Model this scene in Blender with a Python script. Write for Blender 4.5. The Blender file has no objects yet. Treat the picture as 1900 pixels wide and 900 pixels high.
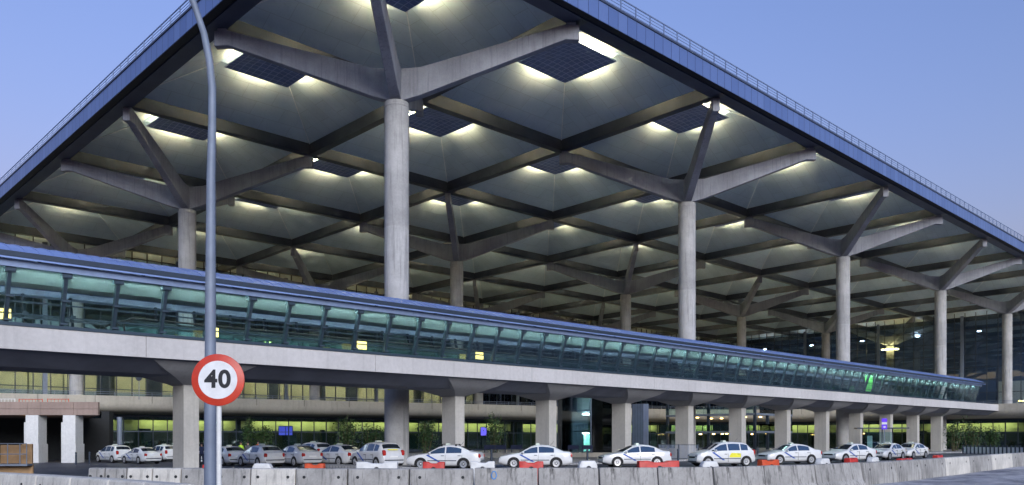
import bpy, bmesh, math, random
from math import sin, cos, pi, radians, sqrt
from mathutils import Vector, Matrix
random.seed(11)
SC = bpy.context.scene
COL = SC.collection

# ------------------------------------------------------------------ geometry of the place
EYE = 1.7
F = 1527.0 / 1900.0            # focal length / picture width
CELL = 16.64                   # roof grid module (m)
TH = math.radians(44.06)       # grid direction
U = Vector((cos(TH), sin(TH), 0)); V = Vector((-sin(TH), cos(TH), 0))
ORG = Vector((-7.74, 42.1, 0)) # roof corner
HB = EYE + 26.6                # level of the branch ends
def zoff(s, q): return 26.6 * (0.001 * s - 0.0072 * q) / CELL
def G(s, q, z=0.0): return ORG + U * s + V * q + Vector((0, 0, z))
def GC(i, j, z=0.0): return G(i * CELL, j * CELL, z)
def at(px, dist):              # a point on the ground by sight line and distance
    return Vector(((px - 950.0) / 1527.0 * dist, dist, 0))
def sst(x): x = max(0.0, min(1.0, x)); return x * x * (3 - 2 * x)
def ground(x, y):
    z = -0.12 * sst((y - 26) / 5) if x < 8 else -0.12 * sst((y - 34 - (x - 8) * 0.9) / 5)
    z -= 0.38 * sst((-x - 8) / 27) * sst((y - 35) / 20)
    return z

# ------------------------------------------------------------------ materials
def nodes(name):
    m = bpy.data.materials.new(name); m.use_nodes = True
    nt = m.node_tree
    return m, nt, nt.nodes['Principled BSDF']
def lk(nt, a, b): nt.links.new(a, b)
def mixcol(nt, fac, a, b, mode='MIX'):
    n = nt.nodes.new('ShaderNodeMix'); n.data_type = 'RGBA'; n.blend_type = mode
    for sock, v in ((n.inputs[0], fac), (n.inputs[6], a), (n.inputs[7], b)):
        if hasattr(v, 'links') or hasattr(v, 'is_linked'): lk(nt, v, sock)
        elif isinstance(v, (int, float)): sock.default_value = v
        else: sock.default_value = (*v[:3], 1)
    return n.outputs[2]
def coord(nt, kind='Object', scale=(1, 1, 1)):
    tc = nt.nodes.new('ShaderNodeTexCoord'); mp = nt.nodes.new('ShaderNodeMapping')
    mp.inputs['Scale'].default_value = scale
    lk(nt, tc.outputs[kind], mp.inputs['Vector']); return mp.outputs[0]
def noise(nt, vec, scale, detail=6, rough=0.6):
    n = nt.nodes.new('ShaderNodeTexNoise'); n.inputs['Scale'].default_value = scale
    n.inputs['Detail'].default_value = detail; n.inputs['Roughness'].default_value = rough
    lk(nt, vec, n.inputs['Vector']); return n.outputs['Fac']
def ramp(nt, fac, a, b, ca=(0, 0, 0), cb=(1, 1, 1)):
    r = nt.nodes.new('ShaderNodeValToRGB')
    r.color_ramp.elements[0].position = a; r.color_ramp.elements[1].position = b
    r.color_ramp.elements[0].color = (*ca, 1); r.color_ramp.elements[1].color = (*cb, 1)
    lk(nt, fac, r.inputs[0]); return r.outputs[0]
def bump(nt, p, h, strength=0.2, dist=0.02):
    b = nt.nodes.new('ShaderNodeBump'); b.inputs['Strength'].default_value = strength
    b.inputs['Distance'].default_value = dist
    lk(nt, h, b.inputs['Height']); lk(nt, b.outputs[0], p.inputs['Normal'])
def plain(name, c, rough=0.5, metal=0.0, vary=0.12, sc=3.0, bmp=0.0, spec=0.5):
    m, nt, p = nodes(name)
    v = coord(nt); n = noise(nt, v, sc)
    lo = tuple(x * (1 - vary) for x in c); hi = tuple(min(1, x * (1 + vary)) for x in c)
    lk(nt, ramp(nt, n, 0.3, 0.7, lo, hi), p.inputs['Base Color'])
    p.inputs['Roughness'].default_value = rough; p.inputs['Metallic'].default_value = metal
    p.inputs['Specular IOR Level'].default_value = spec
    if bmp: bump(nt, p, n, bmp)
    return m
def concrete(name, c, stain=0.5, sc=1.0, dark=0.45, streak=True):
    m, nt, p = nodes(name)
    v = coord(nt)
    big = noise(nt, v, 0.45 * sc, 5); fine = noise(nt, v, 9 * sc, 6, 0.7)
    col = ramp(nt, big, 0.38, 0.62, tuple(x * (1 - 0.28 * stain) for x in c), tuple(min(1, x * 1.1) for x in c))
    col = mixcol(nt, 0.35, col, ramp(nt, fine, 0.3, 0.7, tuple(x * 0.72 for x in c), tuple(min(1, x * 1.2) for x in c)))
    if streak:
        sv = coord(nt, 'Object', (3.0 * sc, 3.0 * sc, 0.16 * sc))
        st = ramp(nt, noise(nt, sv, 1.6, 5, 0.65), 0.52, 0.74)
        mul = nt.nodes.new('ShaderNodeMath'); mul.operation = 'MULTIPLY'; mul.inputs[1].default_value = 0.75 * stain
        lk(nt, st, mul.inputs[0])
        col = mixcol(nt, mul.outputs[0], col, tuple(x * dark for x in c))
    lk(nt, col, p.inputs['Base Color'])
    p.inputs['Roughness'].default_value = 0.85; p.inputs['Specular IOR Level'].default_value = 0.25
    bump(nt, p, fine, 0.25, 0.02)
    return m
EXPO = 4.05
KL = 2.0 ** (1.7 - EXPO)          # lamp strengths are written for exposure 1.7
def emit(name, c, strength):
    m, nt, p = nodes(name); strength *= KL
    p.inputs['Base Color'].default_value = (*c, 1)
    p.inputs['Emission Color'].default_value = (*c, 1); p.inputs['Emission Strength'].default_value = strength
    return m
def glass(name, tint, refl=0.06, rough=0.02, boost=1.0, gl=(0.9, 0.95, 1.0)):
    m = bpy.data.materials.new(name); m.use_nodes = True
    nt = m.node_tree; nt.nodes.clear()
    out = nt.nodes.new('ShaderNodeOutputMaterial'); mx = nt.nodes.new('ShaderNodeMixShader')
    tr = nt.nodes.new('ShaderNodeBsdfTransparent'); g = nt.nodes.new('ShaderNodeBsdfGlossy')
    tr.inputs[0].default_value = (*tint, 1); g.inputs[0].default_value = (*gl, 1); g.inputs['Roughness'].default_value = rough
    fr = nt.nodes.new('ShaderNodeFresnel'); fr.inputs[0].default_value = 1.5
    ma = nt.nodes.new('ShaderNodeMath'); ma.operation = 'MULTIPLY_ADD'
    ma.inputs[1].default_value = boost; ma.inputs[2].default_value = refl; ma.use_clamp = True
    lk(nt, fr.outputs[0], ma.inputs[0]); lk(nt, ma.outputs[0], mx.inputs[0])
    lk(nt, tr.outputs[0], mx.inputs[1]); lk(nt, g.outputs[0], mx.inputs[2]); lk(nt, mx.outputs[0], out.inputs[0])
    return m
M = {}
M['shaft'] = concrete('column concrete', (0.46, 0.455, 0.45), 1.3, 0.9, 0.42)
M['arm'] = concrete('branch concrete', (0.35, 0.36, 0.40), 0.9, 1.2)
M['pier'] = concrete('pier concrete', (0.48, 0.46, 0.42), 0.35, 0.8)
M['deck'] = concrete('deck concrete', (0.56, 0.54, 0.53), 0.35, 0.5)
M['capital'] = concrete('shaded capital concrete', (0.36, 0.355, 0.36), 0.3, 0.8)  # darker than the pier concrete: shade of the underside put into the colour
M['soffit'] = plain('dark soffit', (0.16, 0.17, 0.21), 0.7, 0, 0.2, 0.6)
M['slab'] = concrete('slab concrete', (0.46, 0.43, 0.37), 0.5, 0.5)
M['brownc'] = concrete('brown concrete', (0.36, 0.27, 0.23), 0.6, 0.7)
M['white_pier'] = concrete('painted white concrete', (0.75, 0.74, 0.72), 0.3, 0.6)
M['barrier'] = concrete('barrier concrete', (0.42, 0.405, 0.38), 1.7, 1.9, 0.22)
M['barrier_pale'] = concrete('pale barrier concrete', (0.64, 0.61, 0.55), 1.0, 2.6, 0.3)
M['beam'] = plain('beam metal', (0.058, 0.068, 0.088), 0.36, 0.4, 0.3, 0.6)
M['edge_beam'] = plain('edge beam', (0.06, 0.075, 0.12), 0.5, 0.3, 0.15, 0.5)
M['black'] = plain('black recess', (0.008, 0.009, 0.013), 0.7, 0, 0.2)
M['seam'] = plain('pale joint', (0.80, 0.84, 0.86), 0.6)
M['steel'] = plain('dark steel', (0.045, 0.06, 0.085), 0.4, 0.4)
M['steel_teal'] = plain('blue grey steel', (0.05, 0.075, 0.10), 0.4, 0.4)
M['rail'] = plain('rail steel', (0.30, 0.36, 0.50), 0.35, 0.6)
M['galv'] = plain('galvanised steel', (0.20, 0.235, 0.30), 0.6, 0.2, 0.12, 4)
M['white'] = plain('white paint', (0.78, 0.78, 0.77), 0.45, 0, 0.04)
M['offwhite'] = plain('grubby white plastic', (0.68, 0.68, 0.66), 0.5, 0, 0.12, 5)
M['palegrey'] = plain('pale grey board', (0.42, 0.45, 0.46), 0.6)
M['red'] = plain('faded red plastic', (0.55, 0.035, 0.025), 0.5, 0, 0.25, 5)
M['orange'] = plain('orange red plastic', (0.62, 0.08, 0.02), 0.5, 0, 0.2, 5)
M['signface'] = plain('sign face', (0.74, 0.74, 0.74), 0.35, 0, 0.10, 9)
M['signred'] = plain('sign red', (0.54, 0.045, 0.02), 0.4, 0, 0.16, 8)
M['signblack'] = plain('sign black', (0.012, 0.012, 0.014), 0.4)
M['rubber'] = plain('rubber', (0.012, 0.012, 0.013), 0.75)
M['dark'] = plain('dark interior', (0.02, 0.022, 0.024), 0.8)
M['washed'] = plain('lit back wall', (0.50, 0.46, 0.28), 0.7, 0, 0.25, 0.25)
M['inwall'] = plain('interior wall', (0.16, 0.17, 0.14), 0.7, 0, 0.3, 0.3)
M['beige'] = plain('beige partition', (0.55, 0.48, 0.28), 0.6, 0, 0.1, 0.4)
M['palefloor'] = plain('pale floor', (0.55, 0.58, 0.57), 0.4, 0, 0.15, 0.6)
M['greyband'] = plain('grey blue partition', (0.30, 0.34, 0.38), 0.6, 0, 0.15, 0.4)
M['wood'] = plain('warm plywood', (0.40, 0.25, 0.13), 0.7, 0, 0.2, 2)
M['slate'] = plain('slate cladding', (0.14, 0.17, 0.24), 0.5, 0.1, 0.2, 1.5)
M['purple'] = emit('purple sign face', (0.10, 0.03, 0.55), 0.22)
M['screen'] = emit('information screen', (0.12, 0.10, 0.8), 0.25)
M['yellow_lamp'] = emit('yellow green lamp', (1.0, 0.88, 0.42), 4.0)
M['warm_white'] = emit('warm white lamp', (1.0, 0.86, 0.60), 9.0)
M['teal_lamp'] = emit('teal lit glass', (0.35, 0.85, 0.72), 0.35)
M['cool_fill'] = emit('cool fill light', (0.72, 0.84, 1.0), 26.0)
M['sky_tint_wall'] = plain('wall tinted as reflected sky', (0.06, 0.10, 0.22), 0.6, 0, 0.15, 0.2)
M['ring_lamp'] = emit('column ring lamp', (1.0, 0.74, 0.28), 7.0)
M['warm_lamp'] = emit('warm lamp', (1.0, 0.62, 0.18), 7.0)
M['strip'] = emit('skylight lamp strip', (1.0, 0.79, 0.44), 36.0)
M['walk_lamp'] = emit('walkway lamp', (0.90, 1.0, 0.98), 26.0)
M['yellow_panel'] = emit('lit yellow panel', (1.0, 0.72, 0.22), 0.75)
M['green_panel'] = emit('lit green panel', (0.10, 0.55, 0.08), 0.1)
M['hivis'] = plain('hi-vis yellow', (0.55, 0.85, 0.04), 0.6)
M['hivis_orange'] = plain('hi-vis orange', (0.85, 0.17, 0.03), 0.6)
M['skin'] = plain('skin', (0.45, 0.27, 0.19), 0.6)
M['navy'] = plain('navy cloth', (0.03, 0.04, 0.09), 0.8)
M['greycloth'] = plain('grey cloth', (0.10, 0.10, 0.11), 0.8)
M['hair'] = plain('dark hair', (0.015, 0.011, 0.009), 0.6)
M['blocker_hill'] = plain('blocker hillside', (0.07, 0.085, 0.075), 0.9, 0, 0.4, 0.004)
M['leaf'] = plain('leaf', (0.035, 0.075, 0.02), 0.5, 0, 0.6, 2.0)
M['stem'] = plain('stem', (0.10, 0.08, 0.04), 0.8)
M['gl_bridge'] = glass('bridge glass', (0.87, 0.952, 0.948), 0.015, 0.05, 0.4)
M['gl_fac'] = glass('facade glass', (0.72, 0.81, 0.82), 0.09, 0.01, 1.4)
M['gl_side'] = glass('side glass', (0.72, 0.81, 0.86), 0.10, 0.01, 1.4)
M['gl_ground'] = glass('green shop glass', (0.74, 0.92, 0.87), 0.02, 0.02, 0.8)
M['gl_tower'] = glass('lift tower glass', (0.78, 0.92, 0.92), 0.05, 0.02, 1.0)
m, nt, p = nodes('frosted glass'); p.inputs['Base Color'].default_value = (.70, .80, .81, 1); p.inputs['Roughness'].default_value = .5
mx = nt.nodes.new('ShaderNodeMixShader'); tr = nt.nodes.new('ShaderNodeBsdfTransparent'); tr.inputs[0].default_value = (.86, .97, .96, 1)
tl = nt.nodes.new('ShaderNodeBsdfTranslucent'); tl.inputs[0].default_value = (.70, .80, .81, 1); m2 = nt.nodes.new('ShaderNodeMixShader'); m2.inputs[0].default_value = .5
out_ = [n for n in nt.nodes if n.type == 'OUTPUT_MATERIAL'][0]
lk(nt, p.outputs[0], m2.inputs[1]); lk(nt, tl.outputs[0], m2.inputs[2]); mx.inputs[0].default_value = .11
lk(nt, tr.outputs[0], mx.inputs[1]); lk(nt, m2.outputs[0], mx.inputs[2]); lk(nt, mx.outputs[0], out_.inputs[0]); M['frosted'] = m
M['carglass'] = plain('car window', (0.012, 0.018, 0.026), 0.06, 0.0, 0.2, 1, 0, 0.9)
M['carglass_blue'] = plain('side window', (0.05, 0.09, 0.16), 0.05, 0.2, 0.2, 1, 0, 0.9)
M['stripe'] = plain('blue door stripe', (0.03, 0.10, 0.42), 0.4)
M['tail'] = plain('tail lamp red', (0.42, 0.02, 0.015), 0.2)
M['headlamp'] = plain('headlamp', (0.55, 0.58, 0.62), 0.12, 0.5)
M['rim'] = plain('alloy rim', (0.55, 0.55, 0.56), 0.3, 0.7)
M['yellow_ad'] = plain('yellow advert', (0.85, 0.78, 0.04), 0.5)
M['taxi_green'] = plain('roof lamp', (0.55, 0.60, 0.50), 0.4)
def carpaint(name, c):
    m, nt, p = nodes(name)
    v = coord(nt); n = noise(nt, v, 2.5, 5)
    lk(nt, ramp(nt, n, 0.3, 0.75, tuple(x * 0.86 for x in c), c), p.inputs['Base Color'])
    p.inputs['Roughness'].default_value = 0.28; p.inputs['Coat Weight'].default_value = 0.6; p.inputs['Coat Roughness'].default_value = 0.06
    return m
M['paint'] = carpaint('white car paint', (0.80, 0.80, 0.79))
M['silver'] = carpaint('silver white car paint', (0.66, 0.67, 0.69))
# ceiling panels: grey green boards with faint joints
def mk_ceiling():
    m, nt, p = nodes('ceiling boards')
    v = coord(nt); n = noise(nt, v, 0.5, 5); f = noise(nt, v, 5, 5, 0.7)
    c = ramp(nt, n, 0.3, 0.7, (0.50, 0.62, 0.71), (0.60, 0.71, 0.80))
    c = mixcol(nt, ramp(nt, f, 0.55, 0.8), c, (0.43, 0.53, 0.60))
    br_ = nt.nodes.new('ShaderNodeTexBrick'); br_.offset = 0.5; br_.inputs['Scale'].default_value = 1; br_.inputs['Brick Width'].default_value = 2.7; br_.inputs['Row Height'].default_value = 1.35
    br_.inputs['Color1'].default_value = (1, 1, 1, 1); br_.inputs['Color2'].default_value = (.93, .93, .93, 1); br_.inputs['Mortar'].default_value = (.72, .72, .72, 1); br_.inputs['Mortar Size'].default_value = .018
    lk(nt, v, br_.inputs['Vector']); c = mixcol(nt, 1.0, c, br_.outputs['Color'], 'MULTIPLY')
    lk(nt, c, p.inputs['Base Color']); p.inputs['Roughness'].default_value = 0.7
    bump(nt, p, f, 0.12, 0.03)
    return m
M['ceiling'] = mk_ceiling()
def grid_mat(name, c1, c2, w, h, mort, rough=0.5, metal=0.0, offset=0.0, sc=1.0, emi=None):
    m, nt, p = nodes(name)
    v = coord(nt)
    b = nt.nodes.new('ShaderNodeTexBrick'); b.offset = offset; b.squash = 1.0
    b.inputs['Color1'].default_value = (*c1, 1); b.inputs['Color2'].default_value = (*[x * 0.9 for x in c1], 1)
    b.inputs['Mortar'].default_value = (*c2, 1); b.inputs['Scale'].default_value = sc
    b.inputs['Mortar Size'].default_value = mort; b.inputs['Mortar Smooth'].default_value = 0.2
    b.inputs['Brick Width'].default_value = w; b.inputs['Row Height'].default_value = h
    lk(nt, v, b.inputs['Vector'])
    n = noise(nt, v, 1.2, 4)
    lk(nt, mixcol(nt, 0.25, b.outputs['Color'], ramp(nt, n, 0.3, 0.7, tuple(x * 0.6 for x in c1), tuple(x * 1.4 for x in c1))), p.inputs['Base Color'])
    p.inputs['Roughness'].default_value = rough; p.inputs['Metallic'].default_value = metal
    return m
M['skypanel'] = grid_mat('skylight grid', (0.22, 0.29, 0.50), (0.60, 0.67, 0.85), 0.55, 0.55, 0.035, 0.35)
def fascia_mat(axis):
    m, nt, p = nodes('blue metal cladding')
    tc = nt.nodes.new('ShaderNodeTexCoord'); sx = nt.nodes.new('ShaderNodeSeparateXYZ'); lk(nt, tc.outputs['Object'], sx.inputs[0])
    fr = nt.nodes.new('ShaderNodeMath'); fr.operation = 'FRACT'; lk(nt, sx.outputs[axis], fr.inputs[0])
    lt = nt.nodes.new('ShaderNodeMath'); lt.operation = 'LESS_THAN'; lt.inputs[1].default_value = 0.045; lk(nt, fr.outputs[0], lt.inputs[0])
    fl = nt.nodes.new('ShaderNodeMath'); fl.operation = 'FLOOR'; lk(nt, sx.outputs[axis], fl.inputs[0])
    wn = nt.nodes.new('ShaderNodeTexWhiteNoise'); wn.noise_dimensions = '1D'; lk(nt, fl.outputs[0], wn.inputs['W'])
    base = ramp(nt, wn.outputs['Value'], 0, 1, (0.14, 0.21, 0.43), (0.18, 0.26, 0.50))
    lk(nt, mixcol(nt, lt.outputs[0], base, (0.04, 0.06, 0.14)), p.inputs['Base Color'])
    p.inputs['Roughness'].default_value = 0.42; p.inputs['Metallic'].default_value = 0.45
    return m
M['fascia_x'] = fascia_mat(0); M['fascia_y'] = fascia_mat(1)
M['zinc'] = plain('blue zinc roofing', (0.27, 0.37, 0.66), 0.38, 0.4, 0.1, 1.0)
M['slateclad'] = grid_mat('slate cladding courses', (0.15, 0.18, 0.26), (0.06, 0.07, 0.10), 3.0, 0.42, 0.03, 0.5, 0.1)

def mk_ground():
    m, nt, p = nodes('asphalt')
    v = coord(nt); n = noise(nt, v, 0.12, 6); f = noise(nt, v, 4, 8, 0.75)
    c = ramp(nt, n, 0.3, 0.7, (0.048, 0.052, 0.064), (0.085, 0.088, 0.10))
    c = mixcol(nt, ramp(nt, f, 0.5, 0.75), c, (0.09, 0.09, 0.10))
    lk(nt, c, p.inputs['Base Color']); p.inputs['Roughness'].default_value = 0.62
    bump(nt, p, f, 0.4, 0.03); return m
def mk_dirt():
    m, nt, p = nodes('dusty ground')
    v = coord(nt, 'Object', (1, 0.6, 1)); n = noise(nt, v, 0.55, 8, 0.7); f = noise(nt, v, 5, 8, 0.75)
    c = ramp(nt, n, 0.36, 0.62, (0.13, 0.135, 0.16), (0.62, 0.60, 0.60))
    c = mixcol(nt, ramp(nt, f, 0.45, 0.8), c, (0.30, 0.30, 0.31))
    lk(nt, c, p.inputs['Base Color']); p.inputs['Roughness'].default_value = 0.9
    bump(nt, p, f, 0.8, 0.08); return m
def mk_pave():
    m, nt, p = nodes('paving')
    v = coord(nt); b = nt.nodes.new('ShaderNodeTexBrick'); b.inputs['Scale'].default_value = 1
    b.inputs['Color1'].default_value = (0.44, 0.43, 0.42, 1); b.inputs['Color2'].default_value = (0.38, 0.375, 0.37, 1)
    b.inputs['Mortar'].default_value = (0.15, 0.15, 0.15, 1); b.inputs['Mortar Size'].default_value = 0.02
    lk(nt, v, b.inputs['Vector'])
    n = noise(nt, v, 0.5, 6)
    lk(nt, mixcol(nt, ramp(nt, n, 0.45, 0.75), b.outputs[0], (0.20, 0.20, 0.19)), p.inputs['Base Color'])
    p.inputs['Roughness'].default_value = 0.8; return m
M['asphalt'] = mk_ground(); M['dirt'] = mk_dirt(); M['paving'] = mk_pave()

# ------------------------------------------------------------------ mesh helpers
class MB:
    def __init__(s): s.v = []; s.f = []; s.mi = []
    def add(s, vs, fs, mi=0):
        o = len(s.v); s.v += [Vector(p) for p in vs]
        s.f += [tuple(o + k for k in f) for f in fs]; s.mi += [mi] * len(fs)
    def box(s, a, b, mi=0, fn=None):
        x0, y0, z0 = a; x1, y1, z1 = b
        vs = [(x, y, z) for z in (z0, z1) for x, y in ((x0, y0), (x1, y0), (x1, y1), (x0, y1))]
        if fn: vs = [fn(Vector(p)) for p in vs]
        s.add(vs, [(3, 2, 1, 0), (4, 5, 6, 7), (0, 1, 5, 4), (1, 2, 6, 5), (2, 3, 7, 6), (3, 0, 4, 7)], mi)
    def hexa(s, bot, top, mi=0):
        s.add(list(bot) + list(top), [(3, 2, 1, 0), (4, 5, 6, 7), (0, 1, 5, 4), (1, 2, 6, 5), (2, 3, 7, 6), (3, 0, 4, 7)], mi)
    def loft(s, rings, closed=True, caps=True, mi=0):
        n = len(rings[0]); o = len(s.v)
        for r in rings: s.v += [Vector(p) for p in r]
        m = n if closed else n - 1
        for k in range(len(rings) - 1):
            for i in range(m):
                j = (i + 1) % n
                s.f.append((o + k * n + i, o + k * n + j, o + (k + 1) * n + j, o + (k + 1) * n + i)); s.mi.append(mi)
        if caps and closed:
            s.f.append(tuple(o + i for i in reversed(range(n)))); s.mi.append(mi)
            e = o + (len(rings) - 1) * n
            s.f.append(tuple(e + i for i in range(n))); s.mi.append(mi)
    def tube(s, pts, r, n=8, mi=0):
        pts = [Vector(p) for p in pts]; rings = []
        rs = r if isinstance(r, (list, tuple)) else [r] * len(pts)
        for k, p in enumerate(pts):
            d = (pts[min(k + 1, len(pts) - 1)] - pts[max(k - 1, 0)]).normalized()
            a = Vector((0, 0, 1)) if abs(d.z) < 0.9 else Vector((1, 0, 0))
            x = d.cross(a).normalized(); y = d.cross(x)
            rings.append([p + (x * cos(2 * pi * i / n) + y * sin(2 * pi * i / n)) * rs[k] for i in range(n)])
        s.loft(rings, mi=mi)
    def lathe(s, prof, n=24, c=(0, 0, 0), mi=0, axis='z'):
        c = Vector(c); rings = []
        for r, z in prof:
            if axis == 'z': rings.append([c + Vector((r * cos(2 * pi * i / n), r * sin(2 * pi * i / n), z)) for i in range(n)])
            else: rings.append([c + Vector((r * cos(2 * pi * i / n), z, r * sin(2 * pi * i / n))) for i in range(n)])
        s.loft(rings, mi=mi)
    def prism(s, poly, d0, d1, fn, mi=0):   # polygon in a plane, pushed through its thickness: fn(a,b,d)
        s.loft([[fn(a, b, d0) for a, b in poly], [fn(a, b, d1) for a, b in poly]], mi=mi)
    def build(s, name, mats, parent=None, smooth=False, bevel=0.0, angle=40):
        me = bpy.data.meshes.new(name); me.from_pydata([tuple(p) for p in s.v], [], s.f)
        mats = mats if isinstance(mats, (list, tuple)) else [mats]
        for m in mats: me.materials.append(M[m] if isinstance(m, str) else m)
        for p, k in zip(me.polygons, s.mi): p.material_index = k
        bm = bmesh.new(); bm.from_mesh(me); bmesh.ops.recalc_face_normals(bm, faces=bm.faces); bm.to_mesh(me); bm.free()
        if smooth:
            for p in me.polygons: p.use_smooth = True
            me.set_sharp_from_angle(angle=radians(angle))
        o = bpy.data.objects.new(name, me); COL.objects.link(o)
        if parent: o.parent = parent
        if bevel:
            b = o.modifiers.new('soft edge', 'BEVEL'); b.width = bevel; b.segments = 2; b.limit_method = 'ANGLE'
        return o
def tag(o, label=None, cat=None, group=None, kind=None):
    if label: o['label'] = label
    if cat: o['category'] = cat
    if group: o['group'] = group
    if kind: o['kind'] = kind
    return o
def thing(name, label, cat, loc=(0, 0, 0), rz=0.0, group=None):
    o = bpy.data.objects.new(name, None); COL.objects.link(o); o.empty_display_size = 0.3
    o.location = loc; o.rotation_euler = (0, 0, rz); return tag(o, label, cat, group)
def dup(root, loc, rz, label, group=None):
    r = root.copy(); COL.objects.link(r); r.location = loc; r.rotation_euler = (0, 0, rz)
    r['label'] = label
    if group: r['group'] = group
    for ch in list(root.children):
        c = ch.copy(); COL.objects.link(c); c.parent = r
        for g in ch.children:
            d = g.copy(); COL.objects.link(d); d.parent = c
    return r

# ------------------------------------------------------------------ ground
def axis(a, b, fine0, fine1, step, coarse):
    xs = [a]; x = a
    while x < b:
        st = step if fine0 <= x < fine1 else coarse
        if x < fine0 and x + st > fine0: x = fine0
        else: x += st
        xs.append(min(x, b))
    return xs
gx = axis(-4000, 4000, -90, 110, 2.0, 300); gy = axis(-400, 6000, -10, 150, 2.0, 300)
g = MB(); nx = len(gx)
g.v = [Vector((x, y, ground(x, y))) for y in gy for x in gx]
for b in range(len(gy) - 1):
    for a in range(nx - 1):
        g.f.append((b * nx + a, b * nx + a + 1, (b + 1) * nx + a + 1, (b + 1) * nx + a)); g.mi.append(0)
tag(g.build('ground', 'asphalt', None, True), kind='structure')
# rough dusty strip in front of the barriers
d = MB(); rows = []
LINE = [(-26, 26.5), (-11.8, 24.6), (-4, 24), (2, 24), (6, 24.8), (10.1, 27.2), (15.6, 33), (20, 38), (27, 46), (34, 54), (48, 72)]
def line_at(t):
    k = min(int(t), len(LINE) - 2); f = t - k
    return Vector((LINE[k][0] * (1 - f) + LINE[k + 1][0] * f, LINE[k][1] * (1 - f) + LINE[k + 1][1] * f, 0))
for a in range(0, 81):
    p = line_at(a / 80 * (len(LINE) - 1.001)); rows.append(p)
ring0 = [(p.x, p.y - 0.15, 0.004 + ground(p.x, p.y - 0.15)) for p in rows]
rings = [ring0]
for kk in range(1, 16):
    rr = []
    for p in rows:
        y = p.y - 0.15 - kk * 1.3; x = p.x + kk * 0.5
        h = 0.10 * (math.sin(x * 1.3 + y * 0.7) * math.sin(y * 1.1 - x * 0.4) + 0.4 * math.sin(x * 3.1) * math.sin(y * 2.7)) + 0.05
        rr.append((x, y, ground(x, y) + 0.012 + max(0, h) * (1 if x > 6 else 0.2)))
    rings.append(rr)
d.loft(rings, closed=False, caps=False)
tag(d.build('dirt', 'dirt', None, True), kind='structure')

hm = MB(); rings = []  # unseen ring of hills, added to block the orange glow along the horizon
for kk, (rad_, f_) in enumerate(((2300, 0), (2600, .35), (3000, .8), (3400, 1.0), (3800, .7), (4200, -.1))):
    ring = []
    for a in range(180):
        t_ = 2 * pi * a / 180
        h_ = 300 + 90 * sin(3 * t_ + 1) + 45 * sin(7 * t_) + 28 * sin(17 * t_ + 2 + kk) + 16 * sin(41 * t_ + kk * 2)
        ring.append((rad_ * cos(t_), rad_ * sin(t_), h_ * f_ - 2))
    rings.append(ring)
hm.loft(rings, True, False); tag(hm.build('glow_blocking_hills', 'blocker_hill', None, True), kind='structure')

# ------------------------------------------------------------------ roof
NI, NJ = 13, 7
roof = thing('canopy_roof', 'huge square-coffered airport canopy roof with blue metal edge and lit skylights', 'roof', ORG, TH)
def sh(p): return Vector((p.x, p.y, p.z + HB + zoff(p.x, p.y)))
# ceiling of one coffer (shared mesh, sheared with the roof's slight fall)
hc = CELL / 2; h0 = hc - 0.33; hi = 2.95
def shc(x, y, z): return Vector((x, y, z + zoff(x, y)))
def sq(h, z): return [shc(-h, -h, z), shc(h, -h, z), shc(h, h, z), shc(-h, h, z)]
cm = MB()
cm.loft([sq(h0, 1.38), sq(hi, 3.95), sq(hi, 4.55)], True, False)
cm.loft([sq(hc, 1.36), sq(hc, 1.55), sq(hi + 0.3, 4.8)], True, False)
cm.add(sq(h0, 1.38) + sq(hc, 1.36), [(0, 1, 5, 4), (1, 2, 6, 5), (2, 3, 7, 6), (3, 0, 4, 7)])
cm.add(sq(hi, 4.55), [(0, 1, 2, 3)]); cm.add(sq(hi + 0.3, 4.8), [(0, 1, 2, 3)])
for sx in (-1, 1):
    for sy in (-1, 1):
        a = shc(sx * h0, sy * h0, 1.35); b = shc(sx * hi, sy * hi, 3.92)
        cm.tube([a, b], 0.045, 5, 1)
c0 = cm.build('ceiling', ['ceiling', 'seam'])
pm = MB(); n = 10
pv = []; hp = 2.76
for b in range(n + 1):
    for a in range(n + 1):
        x = -hp + 2 * hp * a / n; y = -hp + 2 * hp * b / n
        z = 3.4 + 0.35 * (1 - max(abs(x), abs(y)) / hp); pv.append((x, y, z))
fs = [(b * (n + 1) + a, b * (n + 1) + a + 1, (b + 1) * (n + 1) + a + 1, (b + 1) * (n + 1) + a) for b in range(n) for a in range(n)]
pm.add(pv, fs); pm.add([(x, y, z + 0.1) for x, y, z in pv], fs)
rim = [(-hp, -hp), (hp, -hp), (hp, hp), (-hp, hp)]
pm.loft([[(x, y, 3.4) for x, y in rim], [(x, y, 3.5) for x, y in rim]], True, False)
p0 = pm.build('skylight', 'skypanel')
sm = MB(); hs = 2.62; hl = 1.45
for k in range(4):
    R = Matrix.Rotation(k * pi / 2, 3, 'Z')
    vs = [R @ Vector(p) for p in ((-hl, hs - 0.05, 3.50), (hl, hs - 0.05, 3.50), (hl, hs, 3.50), (-hl, hs, 3.50), (-hl, hs - 0.05, 3.64), (hl, hs - 0.05, 3.64), (hl, hs, 3.64), (-hl, hs, 3.64))]
    sm.hexa(vs[:4], vs[4:])
s0 = sm.build('lamp_strip', 'strip')
first = True
for j in range(NJ):
    for i in range(NI):
        loc = ((i + .5) * CELL, (j + .5) * CELL, HB + zoff((i + .5) * CELL, (j + .5) * CELL))
        c = c0 if first else c0.copy(); p = p0 if first else p0.copy(); s = s0 if first else s0.copy()
        for o in (c, p, s):
            if not first: COL.objects.link(o)
        c.parent = roof; c.location = loc; p.parent = roof; p.location = loc; s.parent = p
        first = False
Lx = NI * CELL; Ly = NJ * CELL
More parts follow.
